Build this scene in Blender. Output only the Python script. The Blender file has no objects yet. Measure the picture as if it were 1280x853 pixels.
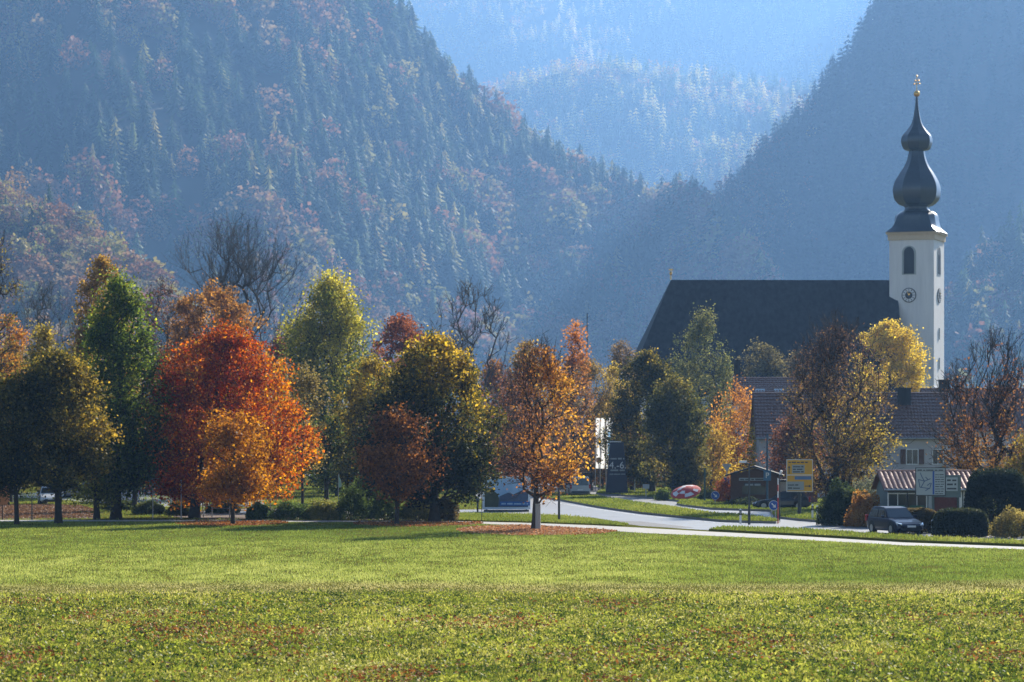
import bpy, math, random
import numpy as np
from mathutils import Vector, Matrix

sc = bpy.context.scene
R = math.radians
random.seed(4)
# ------------------------------------------------------------------ camera, world, sun, exposure
F, H, HY, CX = 3556.0, 5.5, 548.0, 640.0      # focal length in photo pixels, eye height, horizon row, centre column
cam_d = bpy.data.cameras.new('camera'); cam = bpy.data.objects.new('camera', cam_d)
sc.collection.objects.link(cam); sc.camera = cam
cam.location = (0, 0, H); cam.rotation_euler = (R(90), 0, 0)
cam_d.sensor_width = 36; cam_d.lens = F/1280*36
cam_d.shift_y = (HY-426.5)/1280
cam_d.dof.use_dof = True; cam_d.dof.focus_distance = 130; cam_d.dof.aperture_fstop = 2.0
cam_d.clip_start = 1; cam_d.clip_end = 30000
SUN_AZ, SUN_EL = 29.0, 28.0                    # degrees right of the view axis, degrees above the horizon
world = bpy.data.worlds.new('World'); sc.world = world; world.use_nodes = True
nt = world.node_tree; bg = nt.nodes['Background']
sky = nt.nodes.new('ShaderNodeTexSky'); sky.sky_type = 'NISHITA'; sky.sun_disc = False
sky.sun_elevation = R(SUN_EL); sky.sun_rotation = R(SUN_AZ); sky.air_density = 1.0; sky.dust_density = 0.6; sky.ozone_density = 2.0
nt.links.new(sky.outputs[0], bg.inputs[0]); bg.inputs[1].default_value = 0.055
sd = bpy.data.lights.new('sun', 'SUN'); sd.energy = 5.0; sd.angle = R(0.5); sd.color = (1.0, 0.93, 0.80)
sun = bpy.data.objects.new('sun', sd); sc.collection.objects.link(sun)
sdir = Vector((math.sin(R(SUN_AZ))*math.cos(R(SUN_EL)), math.cos(R(SUN_AZ))*math.cos(R(SUN_EL)), math.sin(R(SUN_EL))))
sun.rotation_euler = sdir.to_track_quat('Z', 'Y').to_euler()
sun.location = sdir*50
sc.view_settings.view_transform = 'Standard'; sc.view_settings.look = 'None'
sc.view_settings.gamma = 1; sc.view_settings.use_curve_mapping = False
sc.view_settings.exposure = 1.3
sc.cycles.use_denoising = True
sc.cycles.max_bounces = 7; sc.cycles.diffuse_bounces = 3; sc.cycles.glossy_bounces = 2; sc.cycles.transmission_bounces = 4
sc.cycles.transparent_max_bounces = 8; sc.cycles.volume_bounces = 0
sc.cycles.sample_clamp_indirect = 3; sc.cycles.caustics_reflective = False; sc.cycles.caustics_refractive = False
HAZE_DENSITY = 0.000112; HAZE_COLOR = (0.26, 0.515, 1.0, 1)

# ------------------------------------------------------------------ helpers
def G(px, py):                    # where a photo pixel meets flat ground: used once to survey the place
    Y = F*H/(py-HY); return ((px-CX)/F*Y, Y)
def YG(py): return F*H/(py-HY)
def PX(px, Y): return (px-CX)/F*Y
def PZ(py, Y): return H+(HY-py)/F*Y
def S(Y): return F/Y

def tag(o, label=None, cat=None, group=None, kind=None):
    if label: o['label'] = label
    if cat: o['category'] = cat
    if group: o['group'] = group
    if kind: o['kind'] = kind
    return o
def empty(name, loc, rz=0, **k):
    o = bpy.data.objects.new(name, None); sc.collection.objects.link(o)
    o.location = loc; o.rotation_euler = (0, 0, rz); o.empty_display_size = .3
    return tag(o, **k)

class MB:
    def __init__(s): s.v = []; s.f = []; s.m = []; s.n = 0
    def add(s, vs, fs, mi=0):
        b = s.n; s.v.extend([tuple(v) for v in vs]); s.n += len(vs)
        for f in fs: s.f.append(tuple(i+b for i in f)); s.m.append(mi)
        return s
    def box(s, x0, x1, y0, y1, z0, z1, mi=0, rz=0, about=None):
        vs = [(x, y, z) for z in (z0, z1) for (x, y) in ((x0, y0), (x1, y0), (x1, y1), (x0, y1))]
        if rz:
            c, d = math.cos(rz), math.sin(rz); ax, ay = about or ((x0+x1)/2, (y0+y1)/2)
            vs = [(ax+(x-ax)*c-(y-ay)*d, ay+(x-ax)*d+(y-ay)*c, z) for x, y, z in vs]
        return s.add(vs, [(3, 2, 1, 0), (4, 5, 6, 7), (0, 1, 5, 4), (1, 2, 6, 5), (2, 3, 7, 6), (3, 0, 4, 7)], mi)
    def prism(s, poly, z0, z1, mi=0, mside=None):
        n = len(poly)
        s.add([(x, y, z1) for x, y in poly], [tuple(range(n))], mi)
        s.add([(x, y, z0) for x, y in poly]+[(x, y, z1) for x, y in poly], [(i, (i+1) % n, n+(i+1) % n, n+i) for i in range(n)], mi if mside is None else mside)
        s.add([(x, y, z0) for x, y in poly], [tuple(reversed(range(n)))], mi if mside is None else mside)
        return s
    def extr_y(s, poly, y0, y1, mi=0):      # polygon in x,z pushed along y
        n = len(poly)
        return s.add([(x, y0, z) for x, z in poly]+[(x, y1, z) for x, z in poly],
                     [tuple(range(n)), tuple(reversed(range(n, 2*n)))]+[(i, n+i, n+(i+1) % n, (i+1) % n) for i in range(n)], mi)
    def extr_x(s, poly, x0, x1, mi=0):
        n = len(poly)
        return s.add([(x0, y, z) for y, z in poly]+[(x1, y, z) for y, z in poly],
                     [tuple(reversed(range(n))), tuple(range(n, 2*n))]+[(i, (i+1) % n, n+(i+1) % n, n+i) for i in range(n)], mi)
    def tube(s, p0, p1, r0, r1=None, n=10, mi=0):
        r1 = r0 if r1 is None else r1
        p0, p1 = Vector(p0), Vector(p1); d = (p1-p0).normalized()
        a = d.orthogonal().normalized(); b = d.cross(a); vs = []
        for p, r in ((p0, r0), (p1, r1)):
            for i in range(n):
                t = 2*math.pi*i/n; vs.append(p+a*(r*math.cos(t))+b*(r*math.sin(t)))
        return s.add(vs, [(i, (i+1) % n, n+(i+1) % n, n+i) for i in range(n)]+[tuple(reversed(range(n))), tuple(range(n, 2*n))], mi)
    def lathe(s, prof, n=16, c=(0, 0), mi=0, phase=0.0, square=None):
        vs = []; fs = []
        for r, z in prof:
            for i in range(n):
                t = 2*math.pi*i/n+phase; vs.append((c[0]+r*math.cos(t), c[1]+r*math.sin(t), z))
        for k in range(len(prof)-1):
            for i in range(n): fs.append((k*n+i, k*n+(i+1) % n, (k+1)*n+(i+1) % n, (k+1)*n+i))
        fs.append(tuple(reversed(range(n)))); fs.append(tuple(range((len(prof)-1)*n, len(prof)*n)))
        return s.add(vs, fs, mi)
    def ring_y(s, x0, x1, z0, z1, t, y0, y1, mi=0):    # one closed rectangular frame
        o = [(x0, z0), (x1, z0), (x1, z1), (x0, z1)]; i_ = [(x0+t, z0+t), (x1-t, z0+t), (x1-t, z1-t), (x0+t, z1-t)]
        vs = [(x, y, z) for y in (y0, y1) for P in (o, i_) for x, z in P]; fs = []
        for k in range(4):
            j = (k+1) % 4; fs += [(k, j, 4+j, 4+k), (8+j, 8+k, 12+k, 12+j), (j, k, 8+k, 8+j), (4+k, 4+j, 12+j, 12+k)]
        return s.add(vs, fs, mi)
    def disc_y(s, cx, cz, r, y0, y1, n=24, mi=0, ph=0.0):
        return s.extr_y([(cx+r*math.cos(2*math.pi*i/n+ph), cz+r*math.sin(2*math.pi*i/n+ph)) for i in range(n)], y0, y1, mi)
    def words(s, x0, x1, z, h, y, mi=0, seed=1):  # small row of printed words too small to read, raised on the board
        r = random.Random(seed); x = x0
        while x < x1-h*.5:
            w = min(h*r.uniform(1.2, 4.5), x1-x); s.box(x, x+w, y-.004, y, z, z+h*r.uniform(.55, .75), mi); x += w+h*.55
        return s
    def build(s, name, mats, parent=None, loc=None, rz=0, smooth=False, bevel=0, **k):
        me = bpy.data.meshes.new(name); me.from_pydata(s.v, [], s.f)
        if not isinstance(mats, (list, tuple)): mats = [mats]
        for m in mats: me.materials.append(m)
        me.polygons.foreach_set('material_index', s.m)
        if smooth: me.polygons.foreach_set('use_smooth', [True]*len(s.f))
        me.update()
        o = bpy.data.objects.new(name, me); sc.collection.objects.link(o)
        if parent: o.parent = parent
        if loc: o.location = loc
        if rz: o.rotation_euler = (0, 0, rz)
        if bevel:
            b = o.modifiers.new('bevel', 'BEVEL'); b.width = bevel; b.segments = 2; b.limit_method = 'ANGLE'
        return tag(o, **k)

def npmesh(name, V, Fc, mats, parent=None, mi=None, col=None, smooth=False, loc=None, **k):
    V = np.ascontiguousarray(V, dtype=np.float32); Fc = np.ascontiguousarray(Fc, dtype=np.int32)
    me = bpy.data.meshes.new(name); nf, w = Fc.shape
    me.vertices.add(len(V)); me.vertices.foreach_set('co', V.ravel())
    me.loops.add(nf*w); me.loops.foreach_set('vertex_index', Fc.ravel())
    me.polygons.add(nf); me.polygons.foreach_set('loop_start', np.arange(0, nf*w, w, dtype=np.int32))
    if not isinstance(mats, (list, tuple)): mats = [mats]
    for m in mats: me.materials.append(m)
    if mi is not None: me.polygons.foreach_set('material_index', np.ascontiguousarray(mi, dtype=np.int32))
    if smooth: me.polygons.foreach_set('use_smooth', np.ones(nf, dtype=bool))
    me.update(calc_edges=True)
    if col is not None:
        a = me.attributes.new('leaf_colour', 'FLOAT_COLOR', 'FACE')
        c = np.ones((nf, 4), dtype=np.float32); c[:, :3] = col; a.data.foreach_set('color', c.ravel())
    o = bpy.data.objects.new(name, me); sc.collection.objects.link(o)
    if parent: o.parent = parent
    if loc is not None: o.location = loc
    return tag(o, **k)

# ------------------------------------------------------------------ materials
MATS = {}
def mat(name, col, rough=.7, metal=0, var=.12, scale=2.0, bump=0, col2=None, spec=None, coat=0, emit=0):
    if name in MATS: return MATS[name]
    m = bpy.data.materials.new(name); m.use_nodes = True; n = m.node_tree.nodes; l = m.node_tree.links
    b = n['Principled BSDF']; b.inputs['Roughness'].default_value = rough; b.inputs['Metallic'].default_value = metal
    if coat: b.inputs['Coat Weight'].default_value = coat; b.inputs['Coat Roughness'].default_value = .05
    if spec is not None: b.inputs['Specular IOR Level'].default_value = spec
    tc = n.new('ShaderNodeTexCoord'); nz = n.new('ShaderNodeTexNoise'); nz.inputs['Scale'].default_value = scale
    nz.inputs['Detail'].default_value = 6; nz.inputs['Roughness'].default_value = .65
    l.new(tc.outputs['Object'], nz.inputs['Vector'])
    cr = n.new('ShaderNodeValToRGB'); cr.color_ramp.elements[0].position = .3; cr.color_ramp.elements[1].position = .7
    c2 = col2 if col2 else tuple(min(1, c*(1+var)) for c in col); c1 = col if col2 else tuple(c*(1-var) for c in col)
    cr.color_ramp.elements[0].color = (*c1, 1); cr.color_ramp.elements[1].color = (*c2, 1)
    l.new(nz.outputs['Fac'], cr.inputs['Fac']); l.new(cr.outputs['Color'], b.inputs['Base Color'])
    if bump:
        bp = n.new('ShaderNodeBump'); bp.inputs['Strength'].default_value = bump; bp.inputs['Distance'].default_value = .05
        l.new(nz.outputs['Fac'], bp.inputs['Height']); l.new(bp.outputs['Normal'], b.inputs['Normal'])
    MATS[name] = m; return m

def leaf_mat(name, trans=.45, gloss=.06, rough=.35):
    m = bpy.data.materials.new(name); m.use_nodes = True; n = m.node_tree.nodes; l = m.node_tree.links
    for x in list(n):
        if x.type != 'OUTPUT_MATERIAL': n.remove(x)
    out = n['Material Output']; at = n.new('ShaderNodeAttribute'); at.attribute_name = 'leaf_colour'
    d = n.new('ShaderNodeBsdfDiffuse'); t = n.new('ShaderNodeBsdfTranslucent'); g = n.new('ShaderNodeBsdfGlossy'); g.inputs['Roughness'].default_value = rough
    g.inputs['Color'].default_value = (.9, .9, .9, 1)
    hs = n.new('ShaderNodeHueSaturation'); hs.inputs['Saturation'].default_value = 1.05; hs.inputs['Value'].default_value = 1.35
    l.new(at.outputs['Color'], d.inputs['Color']); l.new(at.outputs['Color'], hs.inputs['Color']); l.new(hs.outputs['Color'], t.inputs['Color'])
    a = n.new('ShaderNodeMixShader'); a.inputs[0].default_value = trans; l.new(d.outputs[0], a.inputs[1]); l.new(t.outputs[0], a.inputs[2])
    b = n.new('ShaderNodeMixShader'); b.inputs[0].default_value = gloss; l.new(a.outputs[0], b.inputs[1]); l.new(g.outputs[0], b.inputs[2])
    l.new(b.outputs[0], out.inputs['Surface']); return m
M_leaf = leaf_mat('leaf', .55, .02, .5)
M_grass = leaf_mat('grass_blade', .5, .02, .45)
M_far = leaf_mat('far_foliage', .35, .02, .5)
M_litter = leaf_mat('fallen_leaf', .25, .02, .5)
M_bark = mat('bark', (.045, .036, .03), .9, var=.35, scale=4, bump=.6)
M_barkg = mat('grey_bark', (.075, .068, .06), .9, var=.3, scale=4, bump=.5)

def noise2(x, y, seed=0, octv=4):
    rng = np.random.default_rng(seed); out = np.zeros(np.broadcast(x, y).shape); amp = 1.0; tot = 0
    for o in range(octv):
        g = rng.random((64, 64)); xx = x*2**o+13.7*o; yy = y*2**o+7.1*o
        xi = np.floor(xx).astype(int); yi = np.floor(yy).astype(int); fx = xx-xi; fy = yy-yi
        fx = fx*fx*(3-2*fx); fy = fy*fy*(3-2*fy)
        a = g[xi % 64, yi % 64]; b = g[(xi+1) % 64, yi % 64]; c = g[xi % 64, (yi+1) % 64]; d = g[(xi+1) % 64, (yi+1) % 64]
        out += amp*((a*(1-fx)+b*fx)*(1-fy)+(c*(1-fx)+d*fx)*fy); tot += amp; amp *= .5
    return out/tot
def noise3(p, sc_, seed):
    return (noise2(p[:, 0]*sc_, p[:, 2]*sc_, seed, 2)+noise2(p[:, 1]*sc_+9, p[:, 2]*sc_+3, seed+1, 2))/2
def ramp(cols, s):
    cols = np.array(cols, dtype=float); n = len(cols)-1
    s = np.clip(s, 0, .9999)*n; i = s.astype(int); f = (s-i)[:, None]
    return cols[i]*(1-f)+cols[i+1]*f
def inpoly(x, y, poly):
    c = np.zeros(x.shape, bool); n = len(poly)
    for i in range(n):
        x0, y0 = poly[i]; x1, y1 = poly[i-1]
        k = (y0 > y) != (y1 > y)
        with np.errstate(divide='ignore', invalid='ignore'):
            c ^= k & (x < (x1-x0)*(y-y0)/((y1-y0) or 1e-9)+x0)
    return c

# ------------------------------------------------------------------ ground sheets
M_ground = mat('grass_ground', (.075, .085, .016), .95, col2=(.17, .15, .035), scale=.35, spec=0)
M_asph = mat('asphalt', (.17, .168, .17), .5, col2=(.27, .265, .26), scale=.5, bump=.1, spec=.7)
M_conc = mat('concrete_path', (.36, .34, .31), .8, var=.12, scale=.8, bump=.1)
M_kerb = mat('kerb_stone', (.22, .21, .2), .85, var=.2, scale=3)
M_soil = mat('leafy_soil', (.075, .05, .03), .95, col2=(.15, .085, .045), scale=1.2)
b = MB(); b.box(-11000, 11000, -300, 15500, -3, 0); b.build('ground', M_ground, kind='structure')

def gp(pts): return [G(*p) for p in pts]
def sheet(name, pts, z, m, **k):
    p = gp(pts) if len(pts[0]) == 2 else pts
    area = sum(p[i-1][0]*p[i][1]-p[i][0]*p[i-1][1] for i in range(len(p)))
    if area < 0: p = p[::-1]
    bb = MB(); bb.add([(x, y, z) for x, y in p], [tuple(range(len(p)))]); return bb.build(name, m, kind='structure', **k), p
def slab(name, pts, z, mt, ms):
    p = gp(pts); area = sum(p[i-1][0]*p[i][1]-p[i][0]*p[i-1][1] for i in range(len(p)))
    if area < 0: p = p[::-1]
    bb = MB(); bb.prism(p, -.05, z, 0, 1); return bb.build(name, [mt, ms], kind='structure'), p

ROAD = [(2000, 702), (1400, 681), (1280, 677.5), (1160, 672.5), (1090, 668.5), (1000, 662.5), (905, 660), (885, 663), (860, 661.5), (800, 657.5), (786, 655.5), (740, 647), (700, 643.2), (640, 641),
        (560, 640), (300, 639.5), (300, 638), (560, 637.5), (628, 637), (603, 626), (588, 616), (566, 607), (540, 601), (420, 596.5), (100, 594), (100, 592), (700, 592), (760, 601), (742, 606), (760, 617), (800, 620),
        (850, 626), (900, 634), (1000, 643), (1040, 653), (1095, 660), (1170, 667), (1280, 671), (1400, 675), (2000, 693)]
sheet('road', ROAD, .004, M_asph)
PATH = [(-200, 651.6), (0, 650.2), (300, 650.2), (570, 651.7), (660, 654), (740, 657), (800, 660), (885, 664.8), (1000, 670.6), (1130, 678.5), (1280, 684), (2000, 714),
        (2000, 719), (1280, 687.2), (1130, 682.2), (1000, 675), (800, 666.5), (740, 662), (660, 657.4), (570, 654), (300, 652.2), (0, 652.2), (-200, 653.6)]
sheet('asphalt_repair', [(745, 650.5), (800, 652), (868, 659.8), (840, 660.2), (792, 656.5), (760, 653)], .007, mat('dark_asphalt', (.10, .095, .095), .7, var=.2, scale=1.5))
_, PATHP = sheet('footpath', PATH, .008, M_conc)
_, KP = sheet('pavement', [(300, 641.6), (560, 641.8), (640, 643), (700, 645.2), (740, 649), (740, 647.2), (700, 643.4), (640, 641.2), (560, 640.2), (300, 639.7)], .012, M_conc)
sheet('car_park', [(160, 633.5), (262, 634), (330, 634), (330, 622), (262, 617), (160, 616), (60, 616), (-80, 617), (-80, 622), (60, 623)], .006, M_asph)
_, LIT1 = sheet('leaf_covered_ground', [(-200, 650), (0, 648.8), (118, 648), (122, 638), (100, 632), (40, 631.5), (-200, 632)], .010, M_soil)
_, LIT2 = sheet('bare_soil', [(258, 648.8), (300, 649), (560, 650.4), (575, 646), (540, 640), (430, 636), (310, 636), (236, 640), (212, 646)], .010, M_soil)
# white edge lines on the road
M_line = mat('road_paint', (.75, .75, .73), .6, var=.08)
lines = [[(1500, 684), (1280, 676.9), (1160, 671.9), (1090, 667.9), (1000, 662), (905, 659.2)], [(975, 655.8), (900, 654.2), (850, 649.6), (800, 644.8), (700, 629.6), (670, 624.2)]]
bb = MB()
for L in lines:
    g = gp(L)
    for (x0, y0), (x1, y1) in zip(g[:-1], g[1:]):
        d = Vector((x1-x0, y1-y0, 0)).normalized(); n_ = Vector((-d.y, d.x, 0))*.06
        bb.add([(x0-n_.x, y0-n_.y, .012), (x1-n_.x, y1-n_.y, .012), (x1+n_.x, y1+n_.y, .012), (x0+n_.x, y0+n_.y, .012)], [(0, 1, 2, 3)])
bb.build('road_marking', M_line, kind='structure')
_, ISL1 = slab('grass_island', [(667, 621.2), (700, 617.5), (742, 621), (800, 630.6), (850, 637), (890, 643.5), (930, 646), (962, 650), (975, 653.6), (970, 655), (935, 654.2), (900, 652.8), (846, 647.5), (800, 642.8), (750, 635.8), (700, 626.6)], .16, M_ground, M_kerb)
_, ISL2 = slab('grass_bank', [(745, 618.5), (800, 622), (850, 628), (846, 631.5), (853, 633.2), (890, 637.6), (962, 640), (968, 648), (1000, 651.6), (1092, 658.5), (1100, 650), (1120, 640), (1120, 628), (1000, 625), (900, 620), (800, 616), (750, 615)], .16, M_ground, M_kerb)
_, VERGE = slab('grass_verge', [(886, 664), (905, 660.6), (930, 661.3), (1000, 663.3), (1090, 669.2), (1160, 673.3), (1280, 678.4), (2000, 704), (2000, 712), (1280, 683.4), (1130, 677.8), (1000, 670)], .12, M_ground, M_ground)
_, STRIP = slab('grass_strip', [(560, 643), (640, 644.2), (700, 646.2), (740, 650), (786, 656.6), (778, 658.2), (740, 656.2), (660, 653.3), (560, 651)], .06, M_ground, M_ground)

# ------------------------------------------------------------------ grass, weeds, fallen leaves
def blades(name, X, Y, Z, hgt, wid, col, rng, m=M_grass, lean=.5, label=None, cat='grass'):
    n = len(X); a = rng.random(n)*2*np.pi; dx = np.cos(a)*wid/2; dy = np.sin(a)*wid/2
    la = rng.random(n)*2*np.pi; lr = rng.random(n)*lean*hgt
    V = np.empty((n, 3, 3)); V[:, 0] = np.c_[X-dx, Y-dy, Z]; V[:, 1] = np.c_[X+dx, Y+dy, Z]; V[:, 2] = np.c_[X+np.cos(la)*lr, Y+np.sin(la)*lr, Z+hgt]
    return npmesh(name, V.reshape(-1, 3), np.arange(3*n).reshape(-1, 3), m, col=np.clip(col*1.2, 0, .8), label=label, cat=cat, kind='stuff')
rng = np.random.default_rng(11)
def tri_pts(n, y0, y1, pw=1.0, margin=1.5):     # more points close by, fewer far off
    Y = y0*(y1/y0)**(rng.random(n)**pw); X = (rng.random(n)*2-1)*Y*(640/F)*margin; return X, Y
def strip_edge(X): return 96+.03*X+noise2(X*.11+50, X*0+2, 3, 3)*5     # rim of the rough near part of the field
# mown lawn
X, Y = tri_pts(830000, 92, 192)
lim = 186+0*X
xs = np.array([p[0] for p in gp(PATH[12:])]); ys = np.array([p[1] for p in gp(PATH[12:])])
o_ = np.argsort(xs); lim = np.interp(X, xs[o_], ys[o_])-.15
tuft = noise2(X*.9, Y*.5, 5, 3); big = noise2(X*.06+5, Y*.035, 6, 3)
keep = (Y < lim) & (Y > strip_edge(X)+1.5) & (rng.random(len(X)) < .25+1.5*(tuft-.2))
dry = np.clip((strip_edge(X)+9+2.5*noise2(X*.3, Y*.3, 8)-Y)/4.5, 0, 1)*.9
keep &= rng.random(len(X)) > dry*.55
X, Y, tuft, big, dry = X[keep], Y[keep], tuft[keep], big[keep], dry[keep]
n = len(X); s = np.clip(big*.9+rng.normal(0, .16, n)+(tuft-.5)*.5, 0, 1)
col = ramp([(.07, .105, .021), (.14, .185, .034), (.235, .265, .058), (.39, .40, .12)], s)
colD = ramp([(.26, .23, .08), (.42, .36, .17)], rng.random(n)); col = col*(1-dry[:, None])+colD*dry[:, None]
blades('lawn', X, Y, 0*X, (.035+.06*rng.random(n)*(.6+tuft))*(1-.5*dry), .022+.03*rng.random(n), col, rng, label='smooth mown meadow grass between the rough strip and the footpath')
# rough part
X, Y = tri_pts(440000, 58, 104, 1.0)
tuft = noise2(X*1.6, Y*1.0, 15, 3); big = noise2(X*.25, Y*.18, 16, 3)
keep = (Y < strip_edge(X)+1.6+rng.normal(0, 1.6, len(X))) & (rng.random(len(X)) < .35+1.6*(tuft-.25))
X, Y, tuft, big = X[keep], Y[keep], tuft[keep], big[keep]; n = len(X)
s = np.clip(big*.7+.12+rng.normal(0, .2, n), 0, 1)
col = ramp([(.025, .04, .01), (.09, .115, .02), (.22, .235, .04), (.42, .40, .08), (.52, .44, .2)], s)
blades('rough_grass', X, Y, 0*X, .03+.10*rng.random(n)**1.5*(.4+tuft), .03+.04*rng.random(n), col, rng, lean=.9, label='rough weedy grass in the near strip of the field')
# short grass on the strips and islands by the road
allc = []; 
for poly, z, nn in ((ISL1, .16, 40000), (ISL2, .16, 60000), (VERGE, .12, 60000), (STRIP, .06, 40000)):
    px_, py_ = np.array(poly).T; X = rng.uniform(max(px_.min(), -45), min(px_.max(), 40), nn); Y = rng.uniform(py_.min(), py_.max(), nn)
    k = inpoly(X, Y, poly); allc.append(np.c_[X[k], Y[k], np.full(k.sum(), z)])
X = rng.uniform(-60, 60, 90000); Y = rng.uniform(180, 330, 90000)
k = ~(inpoly(X, Y, gp(ROAD)) | inpoly(X, Y, PATHP) | inpoly(X, Y, ISL1) | inpoly(X, Y, ISL2) | inpoly(X, Y, STRIP) | inpoly(X, Y, LIT1) | inpoly(X, Y, LIT2)) & (Y > 190)
allc.append(np.c_[X[k], Y[k], np.zeros(k.sum())])
A = np.concatenate(allc); n = len(A); s = np.clip(noise2(A[:, 0]*.3, A[:, 1]*.1, 21)+rng.normal(0, .15, n), 0, 1)
far_ = A[:, 1]/180
blades('verge_grass', A[:, 0], A[:, 1], A[:, 2], (.06+.09*rng.random(n)), (.05+.05*rng.random(n))*far_, ramp([(.065, .095, .016), (.13, .16, .028), (.25, .25, .06)], s), rng, label='short grass on the islands and verges by the road')

def leafquads(C, size, rng, flat=0.0, asp=.7):
    n = len(C); N = rng.normal(0, 1, (n, 3)); N[:, 2] += flat*3; N /= np.linalg.norm(N, axis=1)[:, None]
    T = rng.normal(0, 1, (n, 3)); T -= N*(T*N).sum(1)[:, None]; T /= np.linalg.norm(T, axis=1)[:, None]; B = np.cross(N, T)
    sz = (size*(.6+.8*rng.random(n)))[:, None]
    V = np.empty((n, 4, 3)); V[:, 0] = C-T*sz*.5; V[:, 1] = C+B*sz*.5*asp; V[:, 2] = C+T*sz*.5; V[:, 3] = C-B*sz*.5*asp
    return V.reshape(-1, 3), np.arange(4*n).reshape(-1, 4)
# broad weed leaves in the rough strip
X, Y = tri_pts(225000, 58, 102); w = noise2(X*.9+30, Y*.55, 33, 3)
k = (Y < strip_edge(X)-.3+rng.normal(0, 1.8, len(X))) & (rng.random(len(X)) < np.clip((w-.36)*4, .05, 1)); X, Y = X[k], Y[k]; n = len(X)
V, Q = leafquads(np.c_[X, Y, .02+.11*rng.random(n)*np.clip(w[k]*2.2-.5, .1, 1.2)], .075, rng, .3)
npmesh('weeds', V, Q, M_grass, col=ramp([(.025, .04, .01), (.08, .10, .018), (.19, .20, .035), (.38, .35, .08), (.55, .50, .24)], np.clip(rng.random(n)*.7+noise2(X*.5+3, Y*.2, 91, 3)*.6-.15, 0, 1)), label='broad yellow green weeds in the rough grass', cat='weeds', kind='stuff')
X, Y = tri_pts(20000, 58, 101, 1.0); w = noise2(X*.35+90, Y*.2, 61, 3); k = (Y < strip_edge(X)-1+rng.normal(0, 2, len(X))) & (rng.random(len(X)) < np.clip((w-.3)*2.6, .08, 1)); X, Y = X[k], Y[k]; n = len(X)
pc = ramp([(.02, .038, .01), (.045, .075, .014), (.13, .17, .024), (.29, .31, .045), (.44, .41, .09)], np.clip(rng.random(n)*.9+.2*w[k], 0, 1)); rr = .05+.13*rng.random(n)**1.5; idx = np.repeat(np.arange(n), 13); m_ = len(idx)
P = np.c_[X[idx]+rng.normal(0, 1, m_)*rr[idx], Y[idx]+rng.normal(0, 1, m_)*rr[idx], .02+rng.random(m_)*rr[idx]*1.25]
V, Q = leafquads(P, .10, rng, .25, .5)
npmesh('weeds', V, Q, M_grass, col=pc[idx]*(1+rng.normal(0, .2, (m_, 1))).clip(.5, 1.6), label='leafy dark and light weed rosettes dotted through the near strip', cat='weeds', kind='stuff')
# fallen leaves
def litter(name, X, Y, z, size, cols, label, rng, flat=.6):
    n = len(X); V, Q = leafquads(np.c_[X, Y, z+.05*rng.random(n)], size, rng, flat)
    return npmesh(name, V, Q, M_litter, col=ramp(cols, rng.random(n)), label=label, cat='fallen leaves', kind='stuff')
AUT = [(.10, .04, .02), (.24, .08, .03), (.48, .17, .05), (.55, .33, .14)]
X, Y = tri_pts(120000, 58, 96); w = noise2(X*.32+70, Y*.14, 44, 3)
k = (Y < strip_edge(X)) & (rng.random(len(X)) < np.clip((w-.55)*6, .05, 1)*.42); X, Y = X[k], Y[k]
litter('fallen_leaves', X, Y, .09, .10, AUT, 'orange fallen leaves scattered over the rough near grass', rng)
def ell(n, cx, cy, rx, ry, rng, pw=.6):
    a = rng.random(n)*2*np.pi; r = rng.random(n)**pw; return cx+np.cos(a)*r*rx, cy+np.sin(a)*r*ry
cx, cy = G(672, 664)
X, Y = ell(15000, cx, cy+1.5, 4.8, 9.5, rng, .75); k = ~((Y > np.interp(X, xs[o_], ys[o_])-.1) & (rng.random(len(X)) < .93)) & (Y < np.interp(X, xs[o_], ys[o_])+1.5); litter('fallen_leaves', X[k], Y[k], .02, .14, [(.2, .08, .04), (.46, .18, .08), (.6, .30, .14), (.66, .42, .26)], 'orange brown carpet of leaves under the centre tree', rng)
cx, cy = G(503, 655); X, Y = ell(5000, cx+1, cy+1, 4.2, 7, rng, .7); k = Y < 186; litter('fallen_leaves', X[k], Y[k], .02, .13, AUT, 'brown fallen leaves around the small dark orange tree', rng)
cx, cy = G(288, 655); X, Y = ell(5000, cx, cy+1, 3.6, 6, rng, .7); k = Y < 188; litter('fallen_leaves', X[k], Y[k], .02, .13, AUT, 'brown fallen leaves around the small golden tree', rng)
X = rng.uniform(-42, -24, 26000); Y = rng.uniform(190, 236, 26000); k = inpoly(X, Y, LIT1); litter('fallen_leaves', X[k], Y[k], .02, .14, [(.10, .05, .03), (.22, .11, .055), (.34, .2, .10)], 'brown leaf carpet behind the left lime trees', rng)
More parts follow.
